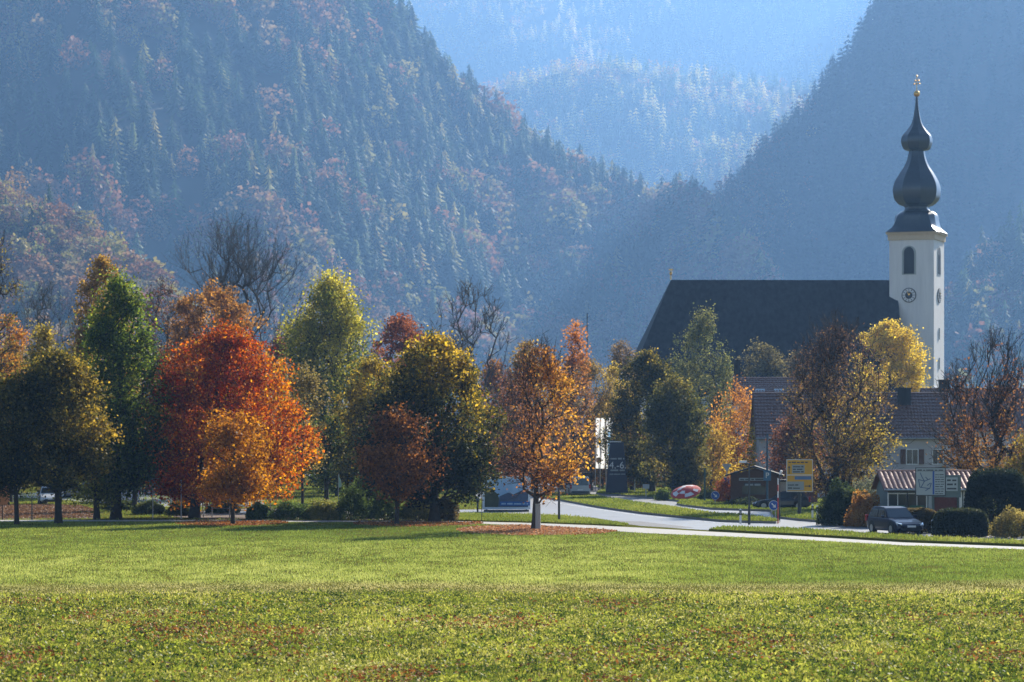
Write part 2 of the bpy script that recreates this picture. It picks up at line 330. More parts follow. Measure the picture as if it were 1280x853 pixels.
# ------------------------------------------------------------------ mountains and their forests
M_hill = mat('forest_floor', (.030, .036, .022), 1.0, col2=(.06, .05, .03), scale=.01)
def conifer_proto(rng, tiers, k):
    V = []; Q = []
    for i in range(tiers):
        z = .06+.9*(i/(tiers-.3)); r = .235*(1-z)**.8+.012
        for j in range(k):
            a = 2*np.pi*(j+rng.random()*.7)/k+i; rr = r*(.7+.5*rng.random()); w = rr*.55
            c, s_ = np.cos(a), np.sin(a); b0 = len(V)
            V += [(0, 0, z+.07), (c*rr-s_*w*.55, s_*rr+c*w*.55, z-.02-.25*rr), (c*rr*1.25, s_*rr*1.25, z-.3*rr), (c*rr+s_*w*.55, s_*rr-c*w*.55, z-.02-.25*rr)]
            Q.append((b0, b0+1, b0+2, b0+3))
    return np.array(V), np.array(Q)
def broad_proto(rng, nl):
    d = rng.normal(0, 1, (nl, 3)); d /= np.linalg.norm(d, axis=1)[:, None]; d *= (.55+.45*rng.random(nl)**.5)[:, None]
    bump_ = 1+.25*np.sin(d[:, 0]*7+rng.random()*6)*np.cos(d[:, 2]*6)
    C = np.c_[d[:, 0]*.36*bump_, d[:, 1]*.36*bump_, .54+d[:, 2]*.42*bump_]
    V, Q = leafquads(C, .095, rng, 0, .9); return V, Q
def forest(name, pos, hts, kinds, cols, protos, rng, label):
    VV = []; QQ = []; CC = []; off = 0
    for ki, pl in enumerate(protos):
        for pi, (pv, pq) in enumerate(pl):
            sel = np.where((kinds == ki) & (np.arange(len(pos)) % len(pl) == pi))[0]
            if not len(sel): continue
            a = rng.random(len(sel))*2*np.pi; c, s_ = np.cos(a), np.sin(a); h = hts[sel]; wd = h*(.8+.5*rng.random(len(sel)))
            x = (pv[None, :, 0]*c[:, None]-pv[None, :, 1]*s_[:, None])*wd[:, None]+pos[sel, 0:1]
            y = (pv[None, :, 0]*s_[:, None]+pv[None, :, 1]*c[:, None])*wd[:, None]+pos[sel, 1:2]
            z = pv[None, :, 2]*h[:, None]+pos[sel, 2:3]
            V = np.stack([x, y, z], -1).reshape(-1, 3); nv = len(pv)
            Q = (pq[None]+(np.arange(len(sel))*nv)[:, None, None]).reshape(-1, 4)+off
            cc = np.repeat(cols[sel], len(pq), 0)*(1+rng.normal(0, .10, (len(sel)*len(pq), 1))).clip(.5, 1.5)
            VV.append(V); QQ.append(Q); CC.append(cc); off += len(V)
    return npmesh(name, np.concatenate(VV), np.concatenate(QQ), M_far, col=np.concatenate(CC), label=label, cat='forest', kind='stuff')
prng = np.random.default_rng(3)
CON = [conifer_proto(prng, 11, 6) for _ in range(5)]; BRO = [broad_proto(prng, 170) for _ in range(5)]
CONf = [conifer_proto(prng, 6, 5) for _ in range(4)]; BROf = [broad_proto(prng, 40) for _ in range(4)]
DARK = [(.016, .034, .016), (.03, .055, .022), (.055, .08, .03)]
LARCH = [(.20, .20, .055), (.34, .27, .08)]
RUST = [(.08, .05, .03), (.17, .085, .05), (.28, .13, .07), (.32, .19, .10), (.24, .2, .09)]

def mountain(name, ridge, L, back, amp, nscale, seed, flabel, ntrees, hmin, hmax, dec, far=False, p=1.0, K=1.6, lift=0, sides=None, larch=.2, dk=1.0):
    rd = np.array(ridge, float); rd[:, 2] *= K; L *= K; back *= K; amp *= K; nscale *= K
    Xr = (rd[:, 0]-CX)/F*rd[:, 2]; Yr = rd[:, 2]; Zr = H+(HY-rd[:, 1]-lift)/F*rd[:, 2]
    Zr = np.maximum(Zr, 0)
    Lr = L*(.35+.65*np.clip(Zr/Zr.max(), 0, 1))
    def surf(u, v):
        q = u*(len(rd)-1); x = np.interp(q, range(len(rd)), Xr); y = np.interp(q, range(len(rd)), Yr); z = np.interp(q, range(len(rd)), Zr); l = np.interp(q, range(len(rd)), Lr)
        f = np.clip(v, 0, 1); k = np.clip(-v, 0, 1)
        zz = z*np.where(v >= 0, (1-f)**p, 1-k*k)
        yy = y-f*l+k*back
        nz = (noise2(x/nscale+5, v*1.3+3, seed, 4)-.5)*2
        w = np.where(v >= 0, np.sin(np.pi*np.clip(f*1.02, 0, 1))**.7, 0)
        zz = zz+nz*amp*w*np.clip(z/200, 0, 1)
        yy = yy-nz*amp*1.2*w
        xx = x+(noise2(x/nscale*.7, v+9, seed+5, 3)-.5)*amp*w*1.5
        return xx, yy, np.maximum(zz, -2)
    U, Vv = np.meshgrid(np.linspace(0, 1, 220), np.r_[np.linspace(-1, -.05, 12), np.linspace(0, 1, 70)], indexing='ij')
    x, y, z = surf(U, Vv); z[:, -1] = -2; z[:, 0] = -2
    nu, nv = U.shape; idx = np.arange(nu*nv).reshape(nu, nv)
    Q = np.stack([idx[:-1, :-1], idx[1:, :-1], idx[1:, 1:], idx[:-1, 1:]], -1).reshape(-1, 4)
    npmesh(name, np.stack([x, y, z], -1).reshape(-1, 3), Q[:, ::-1], M_hill, smooth=True, kind='structure')
    r = np.random.default_rng(seed+50)
    uu = r.random(ntrees); vv = r.random(ntrees)**.9*1.04-.04
    x, y, z = surf(uu, vv); k = z > 1; x, y, z, vv = x[k], y[k], z[k], vv[k]; n = len(x)
    px = x/y*F+CX; py = HY-(z-H)/y*F
    dm = noise2(x/nscale*1.9, y/nscale*2+z/nscale*3, seed+7, 3)
    d = dec(px, py, dm); kinds = (r.random(n) < d).astype(int)
    hts = hmin*.75+(hmax*1.08-hmin*.75)*r.random(n)**1.6; hts = np.where(kinds == 1, hts*.85, hts)
    cols = ramp(DARK, r.random(n))*(.7+.9*r.random(n)[:, None]); lar = (kinds == 0) & (r.random(n) < larch*np.clip(dm*3-.7, 0, 2)); cols[lar] = ramp(LARCH, r.random(lar.sum()))*(1.5 if far else 1)  # far larches get a paler colour that stands in for sunlit crowns
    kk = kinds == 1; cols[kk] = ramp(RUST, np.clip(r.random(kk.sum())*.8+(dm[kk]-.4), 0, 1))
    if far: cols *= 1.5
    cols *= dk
    yl = kk & (r.random(n) < .18); cols[yl] = ramp(LARCH, r.random(yl.sum()))
    if name == 'left_mountain':
        global GXYZ; GXYZ = (px, py, x, y, z)
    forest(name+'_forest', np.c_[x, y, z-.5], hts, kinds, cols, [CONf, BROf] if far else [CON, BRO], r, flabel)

sig = lambda t: 1/(1+np.exp(-np.clip(t, -30, 30)))
mountain('left_mountain', [(-420, -320, 1900), (-100, -220, 2000), (200, -140, 2050), (380, -70, 2100), (455, -10, 2150), (500, 40, 2180), (545, 92, 2200), (600, 142, 2200), (650, 186, 2200), (700, 222, 2180), (760, 256, 2150), (800, 272, 2100), (855, 280, 2000), (890, 315, 1900), (935, 365, 1750), (1000, 440, 1600), (1100, 540, 1500)],
         640, 900, 60, 170, 5, 'dark hazy spruce and rust beech forest covering the left mountain', 11000, 24, 46,
         lambda px, py, dm: np.clip(.16+sig((px-580)/50)*.2+(dm-.50)*3.2, 0.02, .9), p=1.15, K=1.4, dk=1.0)
mountain('left_spur', [(-420, 120, 1250), (-150, 190, 1250), (0, 243, 1230), (60, 275, 1220), (120, 315, 1200), (170, 348, 1180), (205, 380, 1150), (250, 430, 1120), (300, 500, 1100), (360, 540, 1080)],
         300, 350, 14, 90, 15, 'rust coloured beech wood on the low spur at the far left', 2000, 14, 24, lambda px, py, dm: np.clip(.8+(dm-.45)*2, .3, 1), p=1.1, K=1.35, dk=1.0)
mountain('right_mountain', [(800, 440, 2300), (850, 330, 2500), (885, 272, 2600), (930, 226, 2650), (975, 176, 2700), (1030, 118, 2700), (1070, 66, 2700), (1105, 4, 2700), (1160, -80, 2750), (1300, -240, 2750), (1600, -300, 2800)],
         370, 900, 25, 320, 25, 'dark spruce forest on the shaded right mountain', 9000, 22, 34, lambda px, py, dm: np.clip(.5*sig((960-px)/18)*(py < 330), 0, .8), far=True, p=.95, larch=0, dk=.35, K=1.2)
mountain('right_spur', [(1150, 500, 1550), (1180, 440, 1600), (1200, 372, 1650), (1240, 330, 1700), (1290, 300, 1700), (1400, 230, 1750), (1650, 150, 1800)],
         500, 500, 20, 120, 35, 'autumn wood on the low spur beyond the church tower', 1500, 22, 38, lambda px, py, dm: np.clip(.35+(dm-.5)*2, .1, .8), p=1.1, K=1.3)
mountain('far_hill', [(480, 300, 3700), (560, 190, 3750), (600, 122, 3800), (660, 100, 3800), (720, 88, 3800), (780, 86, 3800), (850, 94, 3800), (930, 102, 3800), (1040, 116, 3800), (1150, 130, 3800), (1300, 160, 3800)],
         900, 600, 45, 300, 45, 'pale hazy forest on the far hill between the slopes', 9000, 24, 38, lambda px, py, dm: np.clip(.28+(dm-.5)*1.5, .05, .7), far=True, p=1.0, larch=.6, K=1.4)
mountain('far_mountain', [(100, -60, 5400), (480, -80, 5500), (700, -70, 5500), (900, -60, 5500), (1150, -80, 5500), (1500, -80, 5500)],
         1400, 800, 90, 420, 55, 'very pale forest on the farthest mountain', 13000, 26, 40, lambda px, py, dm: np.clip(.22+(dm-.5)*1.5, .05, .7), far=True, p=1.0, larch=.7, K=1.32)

# haze: one closed box of even air round everything
hb = MB(); hb.box(-10800, 10800, -200, 15300, -4, 1640)
hm = bpy.data.materials.new('haze_air'); hm.use_nodes = True; hn = hm.node_tree.nodes
for x in list(hn):
    if x.type != 'OUTPUT_MATERIAL': hn.remove(x)
pv = hn.new('ShaderNodeVolumePrincipled'); pv.inputs['Density'].default_value = HAZE_DENSITY; pv.inputs['Color'].default_value = HAZE_COLOR; pv.inputs['Anisotropy'].default_value = .45
hm.node_tree.links.new(pv.outputs[0], hn['Material Output'].inputs['Volume'])
hz = hb.build('haze', hm, kind='stuff'); hz['label'] = 'blue autumn haze filling the valley'; hz['category'] = 'haze'
# ------------------------------------------------------------------ church
M_white = mat('white_plaster', (.66, .645, .68), .9, col2=(.82, .80, .82), scale=.8, bump=.05)
M_house = mat('grey_white_render', (.42, .40, .42), .9, col2=(.50, .48, .49), scale=.5)
M_cream = mat('cream_plaster', (.62, .48, .33), .85, var=.06)
M_slate = mat('slate_roof', (.016, .018, .022), .75, col2=(.05, .05, .054), scale=1.2, bump=.2, spec=.25)
n_ = M_white.node_tree.nodes; mp_ = n_.new('ShaderNodeMapping'); mp_.inputs['Scale'].default_value = (1.5, 1.5, .13); M_white.node_tree.links.new(n_['Texture Coordinate'].outputs['Object'], mp_.inputs[0]); M_white.node_tree.links.new(mp_.outputs[0], n_['Noise Texture'].inputs['Vector'])
n_ = M_slate.node_tree.nodes; mp_ = n_.new('ShaderNodeMapping'); mp_.inputs['Scale'].default_value = (1.4, 1.4, .12)
M_slate.node_tree.links.new(n_['Texture Coordinate'].outputs['Object'], mp_.inputs[0]); M_slate.node_tree.links.new(mp_.outputs[0], n_['Noise Texture'].inputs['Vector'])
M_copper = mat('dark_metal_roof', (.03, .038, .05), .28, metal=.3, var=.15, scale=1.5, spec=.8)
M_gold = mat('gilding', (.75, .45, .12), .25, metal=1, var=.05)
M_dark = mat('dark_opening', (.012, .012, .014), .6)
M_glass = mat('window_glass', (.03, .04, .05), .08, var=.1, spec=.8)
M_wood = mat('brown_wood', (.10, .05, .03), .8, col2=(.15, .075, .045), scale=6)
M_steel = mat('galvanised_steel', (.42, .43, .44), .45, metal=.6, var=.1)
M_dkst = mat('dark_grey_post', (.05, .055, .06), .5)
M_wht = mat('white_paint', (.8, .8, .8), .5, var=.04)
M_blk = mat('black_rubber', (.02, .02, .022), .8)
M_blue = mat('sign_blue', (.02, .09, .38), .4, var=.05)
M_red = mat('signal_red', (.55, .03, .03), .45, var=.06)
M_yel = mat('sign_yellow', (.75, .38, .02), .45, var=.05)
M_grey = mat('sign_grey', (.36, .38, .38), .5, var=.06)

TA = R(-21.5)                                            # tower turned so that its right face catches the sun
TY = 400.0; TX = PX(1146, TY)
church = empty('church', (TX, TY, 0), 0, label='white church with tall onion domed tower and steep dark roof', cat='church')
tw = 3.17; zt = PZ(292, TY)
def trot(o): o.rotation_euler = (0, 0, TA); return o
b = MB(); b.box(-tw, tw, -tw, tw, 0, zt-1.1); b.box(-tw-.12, tw+.12, -tw-.12, tw+.12, 0, PZ(484, TY)); trot(b.build('tower_shaft', M_white, church, bevel=.04))
b = MB(); b.box(-tw-.18, tw+.18, -tw-.18, tw+.18, zt-1.1, zt-.3); b.box(-tw-.4, tw+.4, -tw-.4, tw+.4, zt-.3, zt); trot(b.build('cornice', M_cream, church))
# onion roof: radii and rows from the photograph, widths in metres; lower skirt is square turning into an octagon
prof_px = [(41, 292), (33, 285), (29.5, 277), (27.5, 270), (22, 265.5), (16, 263), (15.5, 259), (22, 256), (27.5, 250), (29.5, 242), (29.5, 235), (27, 227), (22, 218), (15.5, 208), (11.5, 198), (10, 190), (10, 189), (16, 187), (18.8, 181), (19.5, 176), (18, 170), (12, 163), (6.8, 155), (3.6, 143), (2.1, 131), (1.2, 119)]
def spline(P, k=4):
    P = [P[0]]+P+[P[-1]]; out = []
    for i in range(1, len(P)-2):
        for j in range(k):
            t = j/k; out.append(tuple(.5*((2*P[i][a])+(-P[i-1][a]+P[i+1][a])*t+(2*P[i-1][a]-5*P[i][a]+4*P[i+1][a]-P[i+2][a])*t*t+(-P[i-1][a]+3*P[i][a]-3*P[i+1][a]+P[i+2][a])*t**3) for a in (0, 1)))
    return out+[P[-1]]
prof_px = spline(prof_px)
b = MB(); n = 32; vs = []; fs = []; sp = S(TY)
for k, (r, py) in enumerate(prof_px):
    r = r/sp; z = PZ(py, TY)
    for i in range(n):
        t = 2*math.pi*i/n; c, s_ = math.cos(t), math.sin(t)
        sq = min(.94/max(abs(c), abs(s_)), 1.27)             # square plan
        t8 = (t+math.pi/8) % (math.pi/4)-math.pi/8; oc = .985/math.cos(t8)*math.cos(math.pi/8)*1.03
        w = max(0, 1-k/18); q = r*(sq*w*.88+oc*(1-w)); vs.append((q*c, q*s_, z))
for k in range(len(prof_px)-1):
    for i in range(n): fs.append((k*n+i, k*n+(i+1) % n, (k+1)*n+(i+1) % n, (k+1)*n+i))
fs.append(tuple(reversed(range(n)))); b.add(vs, fs)
spire = trot(b.build('onion_roof', M_copper, church, smooth=False))
b = MB(); zc = PZ(117.5, TY); rb = 4/sp
b.lathe([(rb*math.cos(a)+.001, zc+rb*math.sin(a)) for a in np.linspace(-math.pi/2, math.pi/2, 9)], 16); b.build('finial_ball', M_gold, spire, smooth=True)
b = MB(); zx = PZ(96, TY); b.tube((0, 0, zc), (0, 0, zx), .06, .05, 8)
for dz, w in ((PZ(101, TY), .25), (PZ(105, TY), .38)): b.tube((-w, 0, dz), (w, 0, dz), .06, n=8); b.lathe([(.01, dz-.16), (.15, dz), (.01, dz+.16)], 8, (w, 0)); b.lathe([(.01, dz-.16), (.15, dz), (.01, dz+.16)], 8, (-w, 0))
b.lathe([(.01, zx-.1), (.16, zx+.08), (.01, zx+.25)], 8); b.build('cross', M_gold, spire)
def arch(w, h, n=12):
    return [(-w, 0), (w, 0), (w, h-w)]+[(w*math.cos(a), h-w+w*math.sin(a)) for a in np.linspace(0, math.pi, n)[1:-1]]+[(-w, h-w)]
for rzf in (0, math.pi/2):
    # face frame: local x along face, y outward negative
    def ff(o): o.rotation_euler = (0, 0, TA+rzf); return o
    z0 = PZ(345, TY); b = MB(); P = [(x-.35*(rzf == 0), z+z0) for x, z in arch(1.0, 4.05)]; b.extr_y(P, -tw-.06, -tw+.1, 0); win = ff(b.build('belfry_window', M_grey, church))
    b = MB(); P = [(x*.74-.35*(rzf == 0), z*.93+z0+.12) for x, z in arch(1.0, 4.05)]; b.extr_y(P, -tw-.075, -tw+.05, 0); b.build('louvre', M_dark, win)
    b = MB()
    for q in range(9): b.box(-.68-.35*(rzf == 0), .68-.35*(rzf == 0), -tw-.13, -tw-.08, z0+.35+q*.3, z0+.40+q*.3)
    b.build('slat', M_slate, win)
    zc = PZ(370.5, TY); xo = -.35*(rzf == 0); b = MB(); b.disc_y(xo, zc, 1.03, -tw-.1, -tw+.05, 32); ck = ff(b.build('clock', M_dark, church))
    b = MB(); b.disc_y(xo, zc, .92, -tw-.13, -tw-.101, 32, 0); b.build('clock_dial', M_white, ck)
    b = MB(); b.disc_y(xo, zc, .52, -tw-.16, -tw-.131, 24, 0)
    for q in range(12):
        a = q*math.pi/6; c, s_ = math.sin(a), math.cos(a); p = [(xo+c*.62-s_*.04, zc+s_*.62+c*.04), (xo+c*.62+s_*.04, zc+s_*.62-c*.04), (xo+c*.88+s_*.04, zc+s_*.88-c*.04), (xo+c*.88-s_*.04, zc+s_*.88+c*.04)]; b.extr_y(p[::-1], -tw-.15, -tw-.131)
    b.build('clock_numerals', M_dark, ck)
    b = MB()
    for a, ln, w in ((R(35), .5, .07), (R(-20), .8, .05)):
        c, s_ = math.sin(a), math.cos(a); p = [(xo-s_*w, zc+c*w), (xo+s_*w, zc-c*w), (xo+c*ln, zc+s_*ln)]; b.extr_y(p[::-1], -tw-.2, -tw-.17)
    b.build('clock_hand', M_gold, ck)
    for zz in (PZ(425, TY), PZ(462, TY)):
        b = MB(); b.box(-.12+xo*0, .12, -tw-.135, -tw+.05, zz, zz+1.6); ff(b.build('slit_window', M_grey, church))
# nave
NA = R(1.5)
zr = PZ(350.5, TY); xR = PX(1122, 398)-TX; xL = PX(838, TY)-TX; ze = 11.5; hwn = 11.5
xLb = xL-7.4
b = MB(); sl = (zr-ze)/hwn
b.box(xLb+.8, xR-.3, -hwn+.9, hwn-.9, 0, ze+.6); b.build('nave_wall', M_white, church, rz=NA)
b = MB()
vs = [(xLb, -hwn, ze), (xR-.35, -hwn, ze), (xR, -2.6, PZ(381, 397)), (xR-.2, 0, zr), (xL, 0, zr), (xLb, hwn, ze), (xR-.2, hwn, ze), (xR, 0, ze)]
b.add(vs, [(0, 1, 2, 3, 4), (4, 3, 6, 5), (0, 4, 5), (1, 6, 3), (0, 5, 6, 1)])
nr = b.build('nave_roof', M_slate, church, rz=NA)
me = nr.data
b = MB(); b.tube((xL, 0, zr), (xL, 0, PZ(337, TY)), .08, .05, 8); zz = PZ(342.5, TY); b.lathe([(.02, zz-.4), (.2, zz-.1), (.22, zz+.1), (.02, zz+.4)], 10, (xL, 0)); b.box(xL-.3, xL+.3, -.04, .04, PZ(338.5, TY), PZ(338, TY)+.1); b.build('roof_finial', M_gold, nr)
for i in range(6):
    x = xLb+5+i*5.2; b = MB(); P = [(xx+x, z+4.2) for xx, z in arch(.8, 5.2)]; b.extr_y(P, -hwn+.84, -hwn+1.0); wn = b.build('nave_window', M_glass, church, rz=NA)

# ------------------------------------------------------------------ roofs with real tiles, houses
def tiles(b, x0, x1, y0, z0, y1, z1, mi=0, pitch=.30, course=.46, amp=.035, step=.075, sub=6):
    """pantiled slope from eave (y0,z0) up to ridge (y1,z1)"""
    L = math.hypot(y1-y0, z1-z0); ny = max(2, int(L/course)); nx = int((x1-x0)/pitch*sub); d = ((y1-y0)/L, (z1-z0)/L); nrm = (-d[1], d[0])
    if nrm[1] < 0: nrm = (-nrm[0], -nrm[1])
    vs = []; fs = []; rows = []
    for j in range(ny):
        rows += [(j/ny, step), ((j+.98)/ny, 0)]
    for t, st in rows:
        for i in range(nx+1):
            ph = (i % sub)/sub; o = st+amp*(abs(math.sin(math.pi*ph))**.8)*1.6
            vs.append((x0+(x1-x0)*i/nx, y0+d[0]*L*t+nrm[0]*o, z0+d[1]*L*t+nrm[1]*o))
    w = nx+1
    for j in range(len(rows)-1):
        for i in range(nx): fs.append((j*w+i, j*w+i+1, (j+1)*w+i+1, (j+1)*w+i))
    b.add(vs, fs, mi)
M_tile = mat('brown_roof_tile', (.11, .06, .048), .4, col2=(.22, .12, .09), scale=3, spec=.6)
M_tilep = mat('pale_red_roof_tile', (.27, .13, .10), .7, col2=(.38, .2, .15), scale=3, spec=.3)
def window(parent, x, z, w, h, y, shutters=False, mframe=None):
    b = MB(); f = .07
    b.ring_y(x-w/2-f, x+w/2+f, z-f, z+h+f, f, y-.05, y+.05); b.box(x-.025, x+.025, y-.04, y+.04, z, z+h)
    fr = b.build('window', mframe or M_wht, parent); b = MB(); b.box(x-w/2, x+w/2, y-.02, y+.02, z, z+h); b.build('pane', M_glass, fr)
    if shutters:
        for sx in (-1, 1):
            b = MB(); xa = x+sx*(w/2+f+.02+w*.25); b.box(xa-w*.24, xa+w*.24, y-.09, y-.045, z-.03, z+h+.03); 
            for q in range(6): b.box(xa-w*.2, xa+w*.2, y-.105, y-.0905, z+.05+q*h/6, z+.1+q*h/6)
            b.build('shutter', M_wood, fr)
def house(label, px0, px1, Y, ridge_py, eave_py, depth, wallm, tilem, rz=0, name='house', wins=(), chimneys=(), over=.5, amp=.035, course=.46, step=.075, gable_boards=True, group=None):
    xa, xb = PX(px0, Y), PX(px1, Y); xm = (xa+xb)/2; w = (xb-xa)/2; zr_ = PZ(ridge_py, Y+depth/2); ze_ = PZ(eave_py, Y)
    root = empty(name, (xm, Y, 0), rz, label=label, cat=name.replace('_', ' '), group=group)
    hd = depth/2; pit = (zr_-ze_)/(hd+over)
    b = MB(); b.extr_x([(0, 0), (depth, 0), (depth, ze_+over*pit-.1), (hd, zr_-.12), (0, ze_+over*pit-.1)], -w+.3, w-.3); b.build('wall', wallm, root)
    b = MB(); tiles(b, -w, w, -over, ze_, hd, zr_, amp=amp, course=course, step=step); tiles(b, -w, w, depth+over, ze_, hd, zr_, amp=amp, sub=4)
    b.add([(-w, -over, ze_-.12), (w, -over, ze_-.12), (w, hd, zr_-.1), (-w, hd, zr_-.1)], [(3, 2, 1, 0)]); b.add([(-w, depth+over, ze_-.12), (w, depth+over, ze_-.12), (w, hd, zr_-.1), (-w, hd, zr_-.1)], [(0, 1, 2, 3)])
    b.tube((-w, hd, zr_+.03), (w, hd, zr_+.03), .13, n=8)
    rf = b.build('roof', tilem, root)
    if gable_boards:
        for sx in (-1, 1):
            b = MB(); x0_, x1_ = (w, w+.06) if sx > 0 else (-w-.06, -w)
            b.extr_x([(-over, ze_-.14), (-over, ze_+.10), (hd, zr_+.12), (hd, zr_-.14)], x0_, x1_); b.extr_x([(depth+over, ze_-.14), (depth+over, ze_+.10), (hd, zr_+.12), (hd, zr_-.14)][::-1], x0_, x1_); b.build('bargeboard', M_wht if sx > 0 else M_wood, rf)
    b = MB(); b.tube((-w, -over-.08, ze_-.02), (w, -over-.08, ze_-.02), .07, n=8); b.build('gutter', M_steel, rf)
    for (cpx, cw, top, yy) in chimneys:
        x = PX(cpx, Y)-xm; zc_ = PZ(top, Y+yy); b = MB(); b.box(x-cw/2, x+cw/2, yy-.35, yy+.35, zr_-abs(yy-hd)*pit-.3, zc_-.12); b.box(x-cw/2-.08, x+cw/2+.08, yy-.43, yy+.43, zc_-.12, zc_); b.build('chimney', M_slate, rf)
    for (wpx, wpy, ww, wh, sh) in wins: window(root, PX(wpx, Y)-xm, PZ(wpy, Y), ww, wh, -.02, sh)
    return root, rf, (xm, w, hd, zr_, ze_, pit)
house('long white house with dark tiled roof and white verge right of the bare tree', 945, 1192, 262, 492.5, 548, 9, M_house, M_tile, rz=R(-1.5), wins=[(1140, 580, 1.0, 1.3, True), (1085, 580, 1.0, 1.3, True), (1172, 580, .9, 1.3, False), (1030, 580, 1.0, 1.3, True), (980, 580, 1.0, 1.3, True)], chimneys=[(1135, 1.2, 485, 3.4)])
house('house at the right edge with ribbed tiled roof behind the rust tree', 1163, 1330, 286, 487, 538, 9, M_house, M_tile, rz=R(5), wins=[(1230, 575, 1.0, 1.3, True), (1265, 575, 1.0, 1.3, True)], chimneys=[(1191, 1.0, 475, 4.0)], amp=.07, step=.015)
rt, rf, (xm, w, hd, zr_, ze_, pit) = house('house roof with two bright skylights behind the birch', 917, 1012, 305, 473.5, 504, 8, M_white, M_tile, rz=R(-4), chimneys=[(922, .7, 450, 4.5)])
for px in (950.5, 974):
    x = PX(px, 305)-xm; yy = 1.5; z0 = ze_+(yy+.5)*pit; b = MB()
    b.extr_x([(yy-.1, z0-.05), (yy+.5, z0+.35), (yy+1.1, z0+.42), (yy+1.1, z0+.2)], x-.62, x+.62); sk = b.build('skylight', M_wht, rf, bevel=.06)
    b = MB(); b.add([(x-.5, yy-.06, z0+.03), (x+.5, yy-.06, z0+.03), (x+.5, yy+.42, z0+.36), (x-.5, yy+.42, z0+.36)], [(0, 1, 2, 3)]); b.build('pane', mat('pale_glass', (.5, .6, .65), .1), sk)
# background village houses showing small between trees
house('small white house low behind the bare centre tree', 690, 735, 360, 560, 575, 7, M_white, M_tile)
# kiosk with pale red ribbed roof
Yk = 176
kio, krf, (kxm, kw, khd, kzr, kze, kp) = house('low shop pavilion with pale red ribbed tile roof behind the map board', 1104, 1222, Yk, 590.5, 612, 5.6, mat('grey_green_fascia', (.16, .2, .19), .7), M_tilep, name='shop_pavilion', over=.5, amp=.07, course=.5, step=.012, gable_boards=False)
for i, px in enumerate((1122, 1146)):
    window(kio, PX(px, Yk)-kxm, PZ(640, Yk), 1.12, 1.1, -.03)
    b = MB(); x = PX(px, Yk)-kxm; b.box(x-.45, x+.45, -.075, -.055, PZ(638, Yk), PZ(632, Yk)); b.build('display', mat('green_display', (.02, .12, .08), .6), kio)
b = MB(); x0, x1 = PX(1168, Yk)-kxm, PX(1196, Yk)-kxm; b.box(x0, x1, -.06, 0, .02, 1.85); b.build('brick_panel', mat('brick_red', (.16, .05, .04), .8, var=.25, scale=8), kio)
for px in (1205, 1200): b = MB(); x = PX(px, Yk)-kxm; b.box(x-.08, x+.08, -.3, -.14, .02, kze-.1); b.build('post', M_wht, kio)
# wooden kiosk hut
Yh = 232; xm = PX(943, Yh); hut = empty('wooden_kiosk', (xm, Yh, 0), R(-6), label='dark brown wooden kiosk with low gable roof and signboard', cat='kiosk')
w = 1.95; ze_ = PZ(594, Yh); zr_ = PZ(584.5, Yh)
b = MB(); b.extr_y([(-w, 0), (w, 0), (w, ze_), (0, zr_-.12), (-w, ze_)], 0, 3.2); b.build('wall', M_wood, hut)
b = MB()
for i in range(13): b.box(-w+.02+i*.3, -w+.27+i*.3, -.03, 0, .02, ze_-.1)
b.build('plank_front', M_wood, hut)
b = MB(); ov = .45
for sx in (-1, 1):
    xe, zz = sx*(w+ov), ze_-ov*(zr_-ze_)/w
    p = [(0, zr_), (0, zr_+.14), (xe, zz+.14), (xe, zz)]; b.extr_y(p if sx < 0 else p[::-1], -.6, 3.6)
b.build('roof', M_slate, hut)
b = MB(); zz = PZ(601, Yh); b.box(-1.25, 1.1, -.12, -.06, zz, zz+.22); sb = b.build('signboard', M_grey, hut); b = MB(); b.words(-1.15, 1.0, zz+.05, .16, -.121, seed=4); b.build('lettering', M_dkst, sb)
b = MB(); zz = PZ(608, Yh); b.box(-.85, .55, -.12, -.06, zz, zz+.28); sb = b.build('signboard', M_dkst, hut); b = MB(); b.words(-.75, .5, zz+.05, .2, -.121, seed=5); b.build('lettering', M_grey, sb)
b = MB(); b.box(-1.0, .9, -.05, -.031, .9, 1.6); wn = b.build('window', M_glass, hut); b = MB(); 
b.ring_y(-1.05, .95, .85, 1.65, .06, -.09, -.051)
b.build('frame', M_wood, wn)
# pale garage behind the red-white pole and brick wall
Yg = 236; b = MB(); x0 = PX(962, Yg); x1 = PX(999, Yg); g = empty('garage', ((x0+x1)/2, Yg, 0), label='pale blue grey garage right of the wooden kiosk', cat='garage')
hw = (x1-x0)/2; b.box(-hw, hw, 0, 4, 0, PZ(600, Yg)-.15); b.build('wall', mat('pale_blue_render', (.38, .42, .46), .8), g); b = MB(); b.box(-hw-.2, hw+.2, -.3, 4.3, PZ(600, Yg)-.15, PZ(600, Yg)); b.build('roof', M_slate, g)
b = MB(); b.box(-hw+.2, hw-.2, -.05, 0, .02, 1.9)
for q in range(5): b.box(-hw+.25, hw-.25, -.075, -.051, .1+q*.36, .13+q*.36)
b.build('door', mat('garage_door', (.45, .48, .5), .6), g)
b = MB(); b.box(PX(999.5, 233), PX(1022, 233), 233, 233.3, 0, PZ(616, 233)); b.box(PX(999.2, 233), PX(1022.4, 233), 232.95, 233.35, PZ(616, 233), PZ(616, 233)+.08); b.build('brick_wall', mat('brick_wall', (.14, .06, .055), .85, var=.3, scale=6), label='short dark red brick wall behind the yellow road sign', cat='wall')
